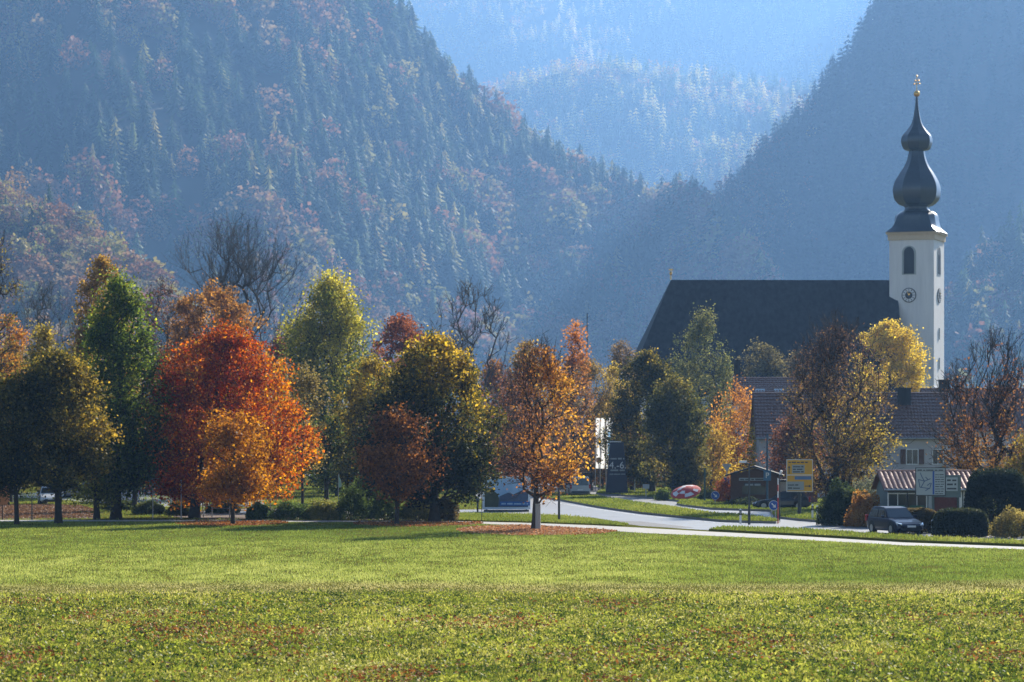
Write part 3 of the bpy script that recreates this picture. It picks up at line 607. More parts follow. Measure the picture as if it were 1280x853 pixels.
# low dark garages behind the left row
for (px0, px1, top, Y, lab) in ((186, 232, 598, 300, 'long grey shed behind the grey parked cars'), (234, 292, 600, 290, 'low dark shed behind the slanted posts'), (-40, 18, 596, 300, 'low brown shed at the left edge')):
    x0, x1 = PX(px0, Y), PX(px1, Y); s_ = empty('shed', ((x0+x1)/2, Y, 0), label=lab, cat='shed'); hw = (x1-x0)/2; z1 = PZ(top, Y)
    b = MB(); b.box(-hw, hw, 0, 5, 0, z1-.2); b.build('wall', mat('weathered_wood', (.08, .075, .08), .9, var=.3, scale=2), s_); b = MB(); b.extr_x([(-.4, z1-.25), (5.4, z1+.35), (5.4, z1+.47), (-.4, z1-.13)], -hw-.3, hw+.3); b.build('roof', M_slate, s_)
    b = MB(); b.box(-hw*.5, -hw*.5+2.2, -.05, 0, .02, z1-.5); b.build('door', M_wood, s_)

# ------------------------------------------------------------------ vehicles
def car(label, px, base, heading, paint, L=4.4, Wd=1.8, Ht=1.62, style='mpv', name='parked_car', cat='car', detail=True, rough=.12, group=None):
    """x = forward, origin on the ground under the middle"""
    Y = YG(base); root = empty(name, (PX(px, Y), Y, .016), heading, label=label, cat=cat, group=group)
    mp = mat('car_paint_'+'_'.join(str(c) for c in paint), paint, rough, metal=0, var=.03, coat=.15, spec=.35)
    h = Ht; hw = Wd/2; gc = .19; belt = h*.60 if style != 'van' else h*.55
    # stations along the car: x, z low, z belt, half width
    st = [(-L/2, .42, belt*.82, hw*.80), (-L/2+.06, .30, belt*.96, hw*.92), (-L/2+.35, gc, belt+.01, hw*.985), (-L*.25, gc, belt, hw), (0, gc, belt-.01, hw), (L*.2, gc, belt-.04, hw), (L*.30, gc, belt-.10, hw*.99), (L*.42, gc+.02, belt-.22, hw*.95), (L/2-.10, .26, belt-.33, hw*.86), (L/2, .36, belt-.44, hw*.72)]
    if style == 'van': st = [(-L/2, .40, belt, hw*.93), (-L/2+.05, .3, belt, hw*.97), (-L*.3, gc, belt, hw), (0, gc, belt, hw), (L*.25, gc, belt, hw), (L*.38, gc, belt-.05, hw*.97), (L*.46, .25, belt-.2, hw*.9), (L/2, .36, belt-.32, hw*.8)]
    b = MB(); vs = []; m = 12
    for x, zl, zb, w in st:
        sec = [(w*.86, zl), (w*.97, zl+.08), (w, zl+.3*(zb-zl)), (w*.99, zl+.72*(zb-zl)), (w*.955, zb-.03), (w*.9, zb)]
        sec = sec+[(-a, z) for a, z in reversed(sec)]; vs += [(x, a, z) for a, z in sec]
    fs = []
    for k in range(len(st)-1):
        for i in range(m): fs.append((k*m+i, (k+1)*m+i, (k+1)*m+(i+1) % m, k*m+(i+1) % m))
    fs.append(tuple(range(m))); fs.append(tuple(reversed(range((len(st)-1)*m, len(st)*m))))
    b.add(vs, fs)
    # cabin
    xr0, xr1 = -L/2+.16, L*.205; tr0, tr1 = -L/2+.60, L*.02
    if style == 'van': xr0, xr1, tr0, tr1 = -L/2+.04, L*.34, -L/2+.12, L*.18
    wb, wt = hw*.93, hw*.76 if style != 'van' else hw*.84; zb0 = belt-.04
    cabs = [(xr0, zb0, wb), (tr0, h-.07, wt), (tr0+.2, h-.01, wt*.95), ((tr0+tr1)/2, h, wt*.97), (tr1-.2, h-.03, wt*.96), (tr1, h-.09, wt), (xr1, zb0-.05, wb)]
    n = len(cabs)
    b.add([(x, -w, z) for x, z, w in cabs]+[(x, w, z) for x, z, w in cabs], [(i, i+1, n+i+1, n+i) for i in range(n-1)]+[tuple(range(n))[::-1], tuple(range(n, 2*n))])
    body = b.build('body', mp, root, smooth=False, bevel=.025)
    def side_pt(x, z, off, sgn):
        t = (z-zb0)/(h-.07-zb0); return (x, sgn*(wb+(wt-wb)*t+off), z)
    zt_, zb_ = h-.16, belt+.02
    def xf(z): return xr1+(tr1-xr1)*(z-(zb0-.05))/(h-.09-zb0+.05)
    def xb(z): return xr0+(tr0-xr0)*(z-zb0)/(h-.07-zb0)
    for sgn in (-1, 1):
        cuts = [xb(zb_)+.1, -L*.12, L*.045]
        segs = [(xb(zb_)+.12, -L*.16, xb(zt_)+.1, -L*.16), (-L*.14, L*.05, -L*.14, L*.03), (L*.07, xf(zb_)-.12, L*.05, xf(zt_)-.1)]
        for a0, a1, c0, c1 in segs:
            if a1-a0 < .1: continue
            c1 = max(c1, c0+.02)
            p = [side_pt(a0, zb_, .012, sgn), side_pt(a1, zb_, .012, sgn), side_pt(c1, zt_, .012, sgn), side_pt(c0, zt_, .012, sgn)]
            q = MB(); q.add(p, [(0, 1, 2, 3) if sgn < 0 else (3, 2, 1, 0)]); q.build('side_window', M_glass, root)
    q = MB(); e = .018
    p = [(xf(zb_)+e, -wb*.9, zb_), (xf(zb_)+e, wb*.9, zb_), (xf(zt_)+e, wt*.9, zt_+.02), (xf(zt_)+e, -wt*.9, zt_+.02)]; q.add(p, [(0, 1, 2, 3)]); q.build('windscreen', M_glass, root)
    q = MB(); p = [(xb(zb_)-e, wb*.85, zb_+.03), (xb(zb_)-e, -wb*.85, zb_+.03), (xb(zt_)-e, -wt*.85, zt_), (xb(zt_)-e, wt*.85, zt_)]; q.add(p, [(0, 1, 2, 3)]); q.build('rear_window', M_glass, root)
    # wheels
    rw = .33
    for x in (-L*.29, L*.31):
        for sgn in (-1, 1):
            q = MB(); ya, yb = sgn*(hw-.20), sgn*(hw+.012); q.tube((x, ya, rw+.015), (x, yb-sgn*.004, rw+.015), rw+.06, n=22); q.build('wheel_arch', M_blk, root)
            q = MB(); q.tube((x, sgn*(hw-.19), rw-.016), (x, sgn*(hw+.018), rw-.016), rw, n=22); wh = q.build('wheel', M_blk, root)
            q = MB(); q.tube((x, sgn*(hw-.02), rw-.016), (x, sgn*(hw+.026), rw-.016), rw*.62, n=12); q.build('rim', M_steel, wh)
    M_lamp = mat('headlight_glass', (.75, .78, .8), .06, metal=.6); M_tail = mat('tail_light', (.4, .02, .02), .2)
    for sgn in (-1, 1):
        zf = belt-.36; q = MB(); q.add([(L/2-.30, sgn*hw*.955, zf+.12), (L/2-.03, sgn*hw*.66, zf+.02), (L/2+.0, sgn*hw*.62, zf-.12), (L/2-.14, sgn*hw*.88, zf-.1), (L/2-.32, sgn*hw*.5, zf-.1), (L/2-.35, sgn*hw*.5, zf+.12)], [(0, 1, 2, 3) if sgn < 0 else (3, 2, 1, 0), (0, 3, 4, 5), (1, 0, 5), (2, 4, 3)]); q.build('headlight', M_lamp, root)
        q = MB(); q.box(-L/2-.005, -L/2+.14, sgn*hw*.9-.1, sgn*hw*.9+.08, belt-.25, belt+.12); q.build('tail_light', M_tail, root, bevel=.02)
        q = MB(); x = xf(zb_)-.25; q.box(x-.06, x+.06, sgn*(hw+.02), sgn*(hw+.2), zb_-.02, zb_+.13); q.build('wing_mirror', mp, root, bevel=.03)
    if detail:
        q = MB(); q.box(L/2-.09, L/2+.012, -hw*.55, hw*.55, belt-.52, belt-.44); q.build('grille', M_blk, root, bevel=.01)
        q = MB(); q.box(L/2-.09, L/2+.02, -hw*.7, hw*.7, .28, .40); q.build('air_intake', M_blk, root, bevel=.01)
        q = MB(); q.box(L/2-.02, L/2+.03, -.26, .26, .42, .53); q.build('number_plate', M_wht, root)
        q = MB(); q.box(-L/2-.03, -L/2+.02, -.26, .26, .62, .73); q.build('number_plate', M_wht, root)
        q = MB(); q.box(-L/2-.05, -L/2+.1, -hw*.85, hw*.85, .36, .56); q.build('rear_bumper', M_dkst if style == 'van' else mp, root, bevel=.03)
    return root
car('dark blue car driving towards the field on the near road', 1119, 667.6, R(-90)+R(17), (.004, .008, .028), name='dark_blue_car', Ht=1.56, rough=.3)
car('silver van seen from behind by the bus shelter', 722, 621.2, R(90)+R(5), (.5, .52, .55), L=4.6, Wd=1.95, Ht=1.9, style='van', name='silver_van', cat='van', rough=.3)
car('white car facing the field behind the second lime trunk', 62, 630.5, R(-90)+R(12), (.6, .62, .65), Ht=1.5, group='cars in the left car park')
car('silver car half hidden behind the tall green tree trunk', 153, 629, R(-90)+R(-10), (.42, .44, .48), Ht=1.5, group='cars in the left car park')
car('pale grey car beyond the left lime trees', 99, 622.5, R(180)-R(10), (.25, .24, .25), Ht=1.45, group='cars in the left car park')
car('long grey estate car parked side on by the give way sign', 208, 618.5, R(180), (.16, .18, .2), L=5.2, Ht=1.75, style='van', group='cars in the left car park', detail=False)
car('pale car parked side on behind the slanted posts', 250, 619, R(180), (.35, .34, .34), L=4.3, Ht=1.5, group='cars in the left car park', detail=False)
car('dark car with bright windscreen half hidden left of the road', 566, 613, R(-25), (.03, .03, .035), Ht=1.5)
car('dark car partly hidden by the grass bank near the pale garage', 977, 637.5, R(175), (.04, .05, .07), L=4.4, Ht=1.45)
# bus shelter by the van
Yb = 290; b = MB(); x0, x1 = PX(699, Yb), PX(738, Yb); bs = empty('bus_shelter', ((x0+x1)/2, Yb, 0), label='dark flat roofed bus shelter behind the silver van', cat='bus shelter'); hw = (x1-x0)/2; z1 = PZ(591, Yb)
b.box(-hw, hw, -.9, .9, z1-.16, z1); b.build('roof', M_dkst, bs)
for sx in (-1, 1):
    for sy in (-.8, .8): b = MB(); b.box(sx*(hw-.1)-.05, sx*(hw-.1)+.05, sy-.05, sy+.05, 0, z1-.16); b.build('post', M_dkst, bs)
b = MB(); b.box(-hw+.12, hw-.12, .78, .8, .3, z1-.3); b.build('back_panel', M_glass, bs)

# ------------------------------------------------------------------ signs, lamps and posts
def post(label, px, base, top, r=.05, m=None, name='post', cat='post', yz=0):
    Y = YG(base); b = MB(); h = PZ(top, Y); b.tube((0, 0, 0), (0, 0, h), r, r*.9, 10); b.tube((0, 0, h), (0, 0, h+.03), r*1.25, n=10)
    b.tube((0, 0, 0), (0, 0, .06), r*1.6, n=10)
    return b.build(name, m or M_dkst, None, (PX(px, Y), Y, yz), label=label, cat=cat)
def font(txt, size, parent, loc, m, name='lettering', align='CENTER'):
    c = bpy.data.curves.new(name+'_outline', 'FONT'); c.body = txt; c.size = size; c.extrude = .006; c.align_x = align; c.materials.append(m)
    tmp = bpy.data.objects.new('tmp_text', c); sc.collection.objects.link(tmp); bpy.context.view_layer.update()
    me = bpy.data.meshes.new_from_object(tmp.evaluated_get(bpy.context.evaluated_depsgraph_get())); bpy.data.objects.remove(tmp)
    o = bpy.data.objects.new(name, me); sc.collection.objects.link(o); o.parent = parent; o.location = loc; o.rotation_euler = (R(90), 0, 0); return o
# obelisk
Y = YG(618.8); s = S(Y); ob = empty('advertising_pillar', (PX(771, Y), Y, .16), label='tall dark blue tapering advertising pillar reading 4.-6.', cat='pillar')
M_navy = mat('navy_panel', (.012, .018, .05), .4, var=.08)
h = PZ(553, Y)-.16; b = MB(); w0, w1 = 14/s, 8.5/s
b.add([(-w0, -.5, 0), (w0, -.5, 0), (w0, .5, 0), (-w0, .5, 0), (-w1, -.35, h), (w1, -.35, h), (w1, .35, h), (-w1, .35, h)], [(3, 2, 1, 0), (4, 5, 6, 7), (0, 1, 5, 4), (1, 2, 6, 5), (2, 3, 7, 6), (3, 0, 4, 7)]); b.build('shaft', M_navy, ob, bevel=.03)
b = MB(); b.box(-w1-.03, w1-.25, -.42, .4, h+.002, h+.10); b.build('cap', M_wht, ob)
zz = PZ(586, Y)-.16; font('4.-6.', .95, ob, (.08, -.475, zz+.02), M_wht)
b = MB(); b.words(-.62, .72, PZ(574.5, Y)-.16, .22, -.45, seed=9); b.words(-.62, .75, PZ(589, Y)-.16, .24, -.476, seed=10); b.words(-.72, .8, PZ(593.5, Y)-.16, .14, -.49, seed=11); b.build('small_print', M_grey, ob)
# flags
M_flagb = mat('flag_light_blue', (.25, .5, .75), .8)
def cloth(name, c):
    m = bpy.data.materials.new(name); m.use_nodes = True; n = m.node_tree.nodes; l = m.node_tree.links; n.remove(n['Principled BSDF'])
    a = n.new('ShaderNodeBsdfDiffuse'); t = n.new('ShaderNodeBsdfTranslucent'); x = n.new('ShaderNodeMixShader'); x.inputs[0].default_value = .6
    w = n.new('ShaderNodeTexNoise'); w.inputs['Scale'].default_value = 2; cr = n.new('ShaderNodeValToRGB'); cr.color_ramp.elements[0].color = (*[v*.9 for v in c], 1); cr.color_ramp.elements[1].color = (*c, 1); l.new(w.outputs['Fac'], cr.inputs['Fac'])
    l.new(cr.outputs[0], a.inputs[0]); l.new(cr.outputs[0], t.inputs[0])
    l.new(a.outputs[0], x.inputs[1]); l.new(t.outputs[0], x.inputs[2]); l.new(x.outputs[0], n['Material Output'].inputs[0]); return m
M_clothw, M_clothb = cloth('flag_cloth', (.85, .85, .85)), cloth('blue_flag_cloth', (.3, .55, .85))
for px, c2, lab in ((744.2, M_wht, 'leftmost narrow white banner flag by the pillar'), (750.2, M_wht, 'middle narrow white banner flag by the pillar'), (757.5, M_flagb, 'white and light blue banner flag nearest the pillar')):
    Yf = 292; h = PZ(522, Yf); fl = empty('banner_flag', (PX(px, Yf), Yf, 0), R(15), label=lab, cat='flag', group='banner flags by the advertising pillar')
    b = MB(); b.tube((0, 0, 0), (0, 0, h), .05, .035, 8); b.tube((0, 0, h-.04), (.45, 0, h-.04), .02, n=6); b.build('pole', M_steel, fl)
    b = MB(); n = 12; zb_ = PZ(585, Yf); W_ = .42 if c2 is M_wht else .62
    for i in range(n):
        for j in range(4):
            def pt(u, v): return (.05+W_*u*(1+.12*math.sin(v*9)), .07*math.sin(u*5+v*8), h-.08-(h-zb_)*v)
            mi = 1 if (j in (1, 2) and 3 <= i <= 8) else 0
            b.add([pt(j/4, (i+1)/n), pt((j+1)/4, (i+1)/n), pt((j+1)/4, i/n), pt(j/4, i/n)], [(0, 1, 2, 3)], mi)
    b.build('banner', [M_clothw, M_clothb if c2 is M_flagb else M_clothw], fl)
post('thin pole carrying a small round brown sign below the flags', 748.5, 615, 575, .04, M_dkst, 'sign_post', 'sign post', .0)
Y = YG(615); b = MB(); b.disc_y(0, PZ(575.5, Y), .3, -.08, -.05, 20); b.build('round_sign', mat('ochre_sign', (.35, .2, .05), .6), None, (PX(748.5, Y), Y-.02, 0), label='small round ochre sign in front of the banner flags', cat='sign')
# picture board
Y = 213; x0, x1 = PX(603, Y), PX(663, Y); pb = empty('picture_board', ((x0+x1)/2, Y, .0), label='blue framed landscape picture board beside the centre tree', cat='billboard'); hw = (x1-x0)/2; z0, z1 = PZ(637, Y), PZ(595.5, Y)
M_al = mat('brushed_aluminium', (.65, .78, .88), .5, metal=.0)
b = MB(); f = .17; b.ring_y(-hw, hw, z0, z1, f, -.08, .08); b.build('frame', M_al, pb)
a0, a1, c0, c1 = -hw+f, hw-f, z0+f, z1-f
b = MB(); b.box(a0, a1, -.03, .03, c0, c1); pn = b.build('picture', mat('board_sky', (.2, .42, .7), .35, col2=(.38, .6, .85), scale=1), pb)
b = MB(); b.extr_y([(a0, c0), (a0+1.05, c0), (a0+1.15, c0+.5), (a0+.95, c0+1.0), (a0+.5, c0+1.4), (a0, c0+1.5)], -.036, -.031); b.build('printed_hill', mat('board_hill', (.035, .05, .03), .5, col2=(.07, .09, .05), scale=3), pn)
b = MB(); b.extr_y([(a0+1.0, c0), (a1, c0), (a1, c0+1.05), (a1-.5, c0+1.25), (a1-1.1, c0+.95), (a1-1.5, c0+1.1), (a0+1.1, c0+.8)], -.040, -.037); b.build('printed_slope', mat('board_slope', (.04, .08, .16), .5, col2=(.08, .13, .22), scale=3), pn)
b = MB(); b.box(a0+.02, a0+.62, -.042, -.0311, c1-.55, c1-.02); b.build('printed_emblem', mat('board_emblem', (.4, .6, .75), .5), pn)
b = MB(); b.box(a0+1.15, a1+.14, -.11, -.0811, c0+.12, c0+.42); bn = b.build('printed_band', mat('board_band', (.015, .12, .42), .4), pn); b = MB(); b.words(a0+1.25, a1, c0+.2, .17, -.1111, seed=3); b.build('lettering', mat('board_letters', (.3, .5, .7), .5), bn)
for sx in (-1, 1): b = MB(); b.box(sx*(hw-.3)-.06, sx*(hw-.3)+.06, .09, .2, 0, z1-.2); b.build('post', M_dkst, pb)
b = MB(); b.box(-hw+.1, hw-.1, -.05, .05, 0, z0-.03); b.build('base_board', M_dkst, pb)
# yellow direction sign
Y = YG(646); s = S(Y); ys = empty('direction_sign', (PX(999.5, Y), Y, .16), R(3), label='large yellow road direction sign with white panels', cat='road sign')
z0, z1 = PZ(615, Y)-.16, PZ(574.5, Y)-.16; hw = 16.5/s
b = MB(); b.box(-hw, hw, -.03, .03, z0, z1); bd = b.build('board', M_wht, ys); b = MB(); zm = PZ(594, Y)-.16; b.box(-hw+.04, hw-.04, -.036, -.031, z0+.04, zm-.03); b.box(-hw+.04, hw-.04, -.036, -.031, zm+.03, z1-.04); b.build('yellow_field', M_yel, bd)
b = MB(); b.box(-hw+.38, hw-.58, -.041, -.0365, zm+.12, zm+.72); b.box(-hw+.04, hw-.62, -.041, -.0365, z0+.1, z0+.72); wp = b.build('white_panel', M_grey, bd)
b = MB()
for q in range(3): b.words(-hw+.45, hw-.65, zm+.18+q*.18, .12, -.0412, seed=20+q); 
for q in range(2): b.words(-hw+.1, hw-.9, z0+.22+q*.22, .12, -.0412, seed=25+q)
b.words(-hw+.15, hw-.3, z1-.25, .12, -.0365, seed=31)
b.build('lettering', M_dkst, bd)
b = MB(); b.box(-.35, hw-.1, -.0412, -.0365, zm-.32, zm-.08); b.build('blue_panel', mat('dull_blue', (.1, .2, .4), .5), bd)
b = MB(); xa, za = -hw+.18, zm+.3; b.box(xa-.03, xa+.03, -.0412, -.0365, za-.2, za+.2); b.extr_y([(xa-.1, za+.2), (xa+.1, za+.2), (xa, za+.36)], -.0412, -.0365); xa, za = hw-.38, z0+.4; b.box(xa-.18, xa+.12, -.0412, -.0365, za-.03, za+.03); b.extr_y([(xa+.1, za-.1), (xa+.28, za), (xa+.1, za+.1)], -.0412, -.0365); b.build('arrow', M_dkst, bd)
b = MB(); b.tube((0, .1, 0), (0, .1, z1-.3), .13, .12, 12); b.build('post', M_dkst, ys)
# map board
Y = 165.5; s = S(Y); mb_ = empty('map_board', (PX(1163, Y), Y, 0), label='framed grey town map board beside the dark blue car', cat='map board'); hw = 19/s; z0, z1 = PZ(620, Y), PZ(584.5, Y)
b = MB(); b.box(-hw, hw, -.04, .04, z0, z1); bd = b.build('frame', M_dkst, mb_); b = MB(); b.box(-hw+.05, hw-.05, -.047, -.041, z0+.05, z1-.05); pn = b.build('panel', mat('map_panel', (.42, .45, .45), .5, var=.03), bd)
b = MB(); b.box(.12, .22, -.053, -.0475, z0+.08, z1-.22); b.build('blue_strip', M_blue, pn)
b = MB(); b.words(-hw+.12, hw-.15, z1-.19, .1, -.0475, seed=40)
for q in range(9): b.words(.27, hw-.1, z0+.1+q*.138, .07, -.0475, seed=50+q)
b.box(-hw+.06, hw-.06, -.0515, -.0475, z1-.225, z1-.205); b.build('lettering', M_dkst, pn)
b = MB(); mp = [(-.62, .5, -.05, .42), (-.05, .42, .05, .75), (-.62, .5, -.7, .95), (-.7, .95, -.35, .85), (-.35, .85, .0, 1.0), (-.35, .85, -.55, .5), (-.5, 1.1, -.35, .85), (-.3, 1.1, -.15, .95), (-.6, 1.35, -.5, 1.1), (-.2, .6, .0, .75), (-.3, .3, -.1, .42)]
for x0, za, x1, zb_ in mp:
    d = Vector((x1-x0, 0, zb_-za)).normalized(); nn = Vector((-d.z, 0, d.x))*.022; zo = z0
    b.extr_y([(x0-nn.x, za-nn.z+zo), (x1-nn.x, zb_-nn.z+zo), (x1+nn.x, zb_+nn.z+zo), (x0+nn.x, za+nn.z+zo)], -.053, -.0475)
b.build('street_plan', mat('map_ink', (.04, .08, .18), .5), pn)
b = MB(); b.tube((0, .09, 0), (0, .09, z1-.2), .10, n=12); b.build('post', M_grey, mb_)
b = MB(); b.box(hw+.02, hw+.7, -.03, .03, PZ(614, Y), PZ(597, Y)); sp_ = b.build('side_sign', mat('map_panel', (.4, .4, .4)), mb_); b = MB()
for q in range(3): b.words(hw+.08, hw+.62, PZ(612, Y)+q*.24, .15, -.031, seed=70+q)
b.build('lettering', M_dkst, sp_)
b = MB(); b.box(hw-.06, hw+.9, .05, .1, PZ(622, Y), PZ(594, Y)); b.build('back_board', mat('grey_green_fascia', (.16, .2, .19)), mb_)
# keep right signs
def keepright(label, px, base, cpy, r_px, yz):
    Y = YG(base); s = S(Y); k = empty('keep_right_sign', (PX(px, Y), Y, yz), label=label, cat='traffic sign', group='round blue keep right signs'); zc = PZ(cpy, Y)-yz; r = r_px/s
    b = MB(); b.disc_y(0, zc, r, -.03, 0, 28); dk = b.build('disc', M_wht, k); b = MB(); b.disc_y(0, zc, r*.93, -.035, -.0305, 28); bl = b.build('blue_face', M_blue, dk)
    a = R(-45); c, s_ = math.cos(a), math.sin(a)
    def rp(x, z): return (x*c-z*s_, zc+x*s_+z*c)
    b = MB(); w = r*.11; b.extr_y([rp(-r*.6, -w), rp(r*.3, -w), rp(r*.3, w), rp(-r*.6, w)], -.04, -.0355); b.extr_y([rp(r*.62, 0), rp(r*.1, r*.42), rp(r*.1, r*.2), rp(r*.36, 0)], -.0402, -.0355); b.extr_y([rp(r*.62, 0), rp(r*.36, 0), rp(r*.1, -r*.2), rp(r*.1, -r*.42)], -.0404, -.0355); b.build('arrow', M_wht, bl)
    b = MB()
    for dx in (-.12, .12) if r_px > 5.6 else (0,): b.tube((dx, .05, 0), (dx, .05, zc), .03, n=8)
    b.build('post', M_steel, k)
keepright('blue round arrow sign on two posts nearer the road', 967, 651, 632, 6.2, .16)
keepright('smaller blue round arrow sign on the upper grass bank', 894, 632, 619.5, 5.4, .16)
# street lamp
Y = YG(658.5); lp = empty('street_lamp', (PX(936.5, Y), Y, .12), label='slim grey street lamp with flat white head near the road', cat='street lamp'); h = PZ(580, Y)-.12
b = MB(); b.tube((0, 0, 0), (0, 0, 1.1), .085, .08, 12); b.tube((0, 0, 1.1), (0, 0, h), .06, .045, 12); b.tube((0, 0, h), (-.25, 0, h+.08), .04, n=10); b.build('pole', M_dkst, lp)
b = MB(); b.add([(-.65, -.12, h+.06), (-.2, -.12, h+.06), (-.2, .12, h+.06), (-.65, .12, h+.06), (-.6, -.09, h+.2), (-.12, -.07, h+.2), (-.12, .07, h+.2), (-.6, .09, h+.2)], [(3, 2, 1, 0), (4, 5, 6, 7), (0, 1, 5, 4), (1, 2, 6, 5), (2, 3, 7, 6), (3, 0, 4, 7)]); b.build('lamp_head', M_wht, lp, bevel=.02)
Y = YG(653); lp = empty('street_lamp', (PX(974.6, Y), Y, .02), label='short dark lamp post with bent white head beside the red and white pole', cat='street lamp'); h = PZ(594, Y)
b = MB(); b.tube((0, 0, 0), (0, 0, h), .045, .04, 10); b.build('pole', M_dkst, lp); b = MB(); b.tube((0, 0, h), (.12, 0, h+.25), .05, .1, 10); b.tube((.12, 0, h+.25), (.14, 0, h+.28), .11, .05, 10); b.build('lamp_head', M_wht, lp)
# red and white snow pole
Y = YG(655); h = PZ(598, Y); b = MB(); n = 7
for i in range(n): b.tube((0, 0, h*i/n), (0, 0, h*(i+1)/n), .035, n=8, mi=(i+1) % 2 if i > 2 else 0)
b.build('marker_pole', [M_red, M_wht], None, (PX(972.5, Y), Y, 0), label='thin red and white marker pole at the tip of the grass island', cat='pole')
# reflector posts
def delineator(label, px, base, h=1.0, yz=0):
    Y = YG(base); k = empty('reflector_post', (PX(px, Y), Y, yz), label=label, cat='reflector post', group='white reflector posts')
    b = MB(); b.add([(-.07, -.06, 0), (.07, -.06, 0), (0, .07, 0), (-.07, -.06, h-.08), (.07, -.06, h-.08), (0, .07, h)], [(2, 1, 0), (3, 4, 5), (0, 1, 4, 3), (1, 2, 5, 4), (2, 0, 3, 5)]); b.build('post_body', M_wht, k)
    b = MB(); b.box(-.074, .074, -.066, -.0605, h-.42, h-.12); b.build('black_band', M_blk, k); b = MB(); b.box(-.03, .03, -.071, -.0665, h-.36, h-.18); b.build('reflector', M_grey, k)
delineator('white reflector post left of the slim street lamp', 925.5, 657.5, .98, .12)
delineator('white reflector post beside the map board post', 1165.5, 668.8, .9)
delineator('left of two white reflector posts by the round hedge bush', 1015.5, 651, .95, .16)
delineator('right of two white reflector posts by the round hedge bush', 1021.5, 652.5, .95, .16)
# give way sign with blue sign
def giveway(label, px, base, top, m, blue=False):
    Y = YG(base); s = S(Y); k = empty('give_way_sign', (PX(px, Y), Y, .0), label=label, cat='traffic sign'); z1 = PZ(top, Y); b = MB(); b.tube((0, .04, 0), (0, .04, z1-.05), .035, n=8); b.build('post', M_steel, k)
    a = .45; b = MB(); b.extr_y([(0, z1-a*1.6), (a*.92, z1), (-a*.92, z1)], -.02, .0); t_ = b.build('triangle', m, k); b = MB(); b.extr_y([(0, z1-a*1.25), (a*.62, z1-.13), (-a*.62, z1-.13)], -.026, -.0205); b.build('inner_field', M_wht if m is M_red else M_grey, t_)
    if blue: b = MB(); zz = PZ(601.5, Y); b.box(-.24, .24, -.02, 0, zz-.32, zz+.32); bl = b.build('blue_panel', M_blue, k); b = MB(); b.extr_y([(-.05, zz-.1), (.12, zz-.05), (.1, zz+.2), (-.02, zz+.1)], -.026, -.0205); b.build('pictogram', M_wht, bl)
giveway('white backed triangular sign with blue panel left of the kiosk', 908.5, 630, 580, M_grey, True)
giveway('grey triangular sign on a thin post by the left car park', 191, 648.5, 598, M_grey)
# blue P post beside the kiosk
Y = YG(634); k = empty('parking_sign', (PX(959, Y), Y, .16), label='tall blue post with parking sign in front of the kiosk', cat='parking sign'); b = MB(); b.tube((0, .05, 0), (0, .05, PZ(545, Y)), .10, .07, 12); b.build('post', mat('blue_grey_post', (.04, .09, .14), .5), k)
zz = PZ(594.5, Y)-.16; b = MB(); b.box(-.3, .3, -.07, -.05, zz-.42, zz+.42); pn = b.build('panel', mat('blue_grey_panel', (.06, .16, .3), .5), k); font('P', .62, pn, (0, -.08, zz-.2), M_wht)
post('green post on the upper grass bank right of the red parasol', 881, 629, 588, .09, mat('dark_green_post', (.02, .07, .06), .5), yz=.16)
post('dark post on the lawn left of the picture board', 579.7, 628.3, 604, .09)
post('dark post on the grass strip right of the centre trunk', 698.8, 652, 607, .08, yz=.06)
post('thin dark rod in front of the left edge of the picture board', 602.3, 652, 606, .025, name='rod', yz=.06)
post('pale thin post beyond the grass island left of the silver van', 689.5, 617.5, 600, .05, M_steel)
post('tall white and blue marker post right of the pillar', 793.5, 617, 599, .07, M_wht)
post('white bollard post in the left car park', 215, 640, 615, .07, M_wht)
post('grey pole right of the white bollard post', 226.5, 648.5, 601, .045, M_steel)
post('thin dark post among the leaves between the left limes', 40, 650, 622, .045)
post('dark pole with brown sign left of the shop pavilion', 1097.5, 655, 612, .05)
post('tall thin mast rising beyond the birch', 734, 612, 392, .06, name='mast', cat='mast')
post('pale metal post at the right edge beyond the yew', 1283, 668, 640, .05, M_steel)
# guard sleeve by the centre trunk
Y = 170.2; b = MB(); b.tube((0, 0, 0), (0, 0, PZ(630, Y)), .16, n=10); b.tube((0, 0, 0), (0, 0, .04), .2, n=10); b.build('tree_guard_post', M_grey, None, (PX(672.5, Y), Y, 0), label='grey wooden support post against the centre tree trunk', cat='post')
# small lamp bollard
Y = YG(641); b = MB(); b.tube((0, 0, 0), (0, 0, .75), .07, n=10); b.tube((0, 0, .75), (0, 0, .95), .11, .13, 10); b.tube((0, 0, .95), (0, 0, 1.05), .16, .05, 10); b.box(-.22, .22, -.2, .2, 0, .07); b.build('lamp_bollard', M_dkst, None, (PX(597, Y), Y, 0), label='small dark lamp bollard left of the picture board', cat='bollard')
# little white sign table
Y = YG(623.5); k = empty('small_sign', (PX(807.5, Y), Y, .16), label='small pale sign on a post below the green limes', cat='sign'); b = MB(); b.tube((0, .03, 0), (0, .03, 1.0), .05, n=8); b.build('post', M_steel, k); b = MB(); b.box(-.3, .3, -.02, .02, .75, 1.15); b.build('panel', M_grey, k)
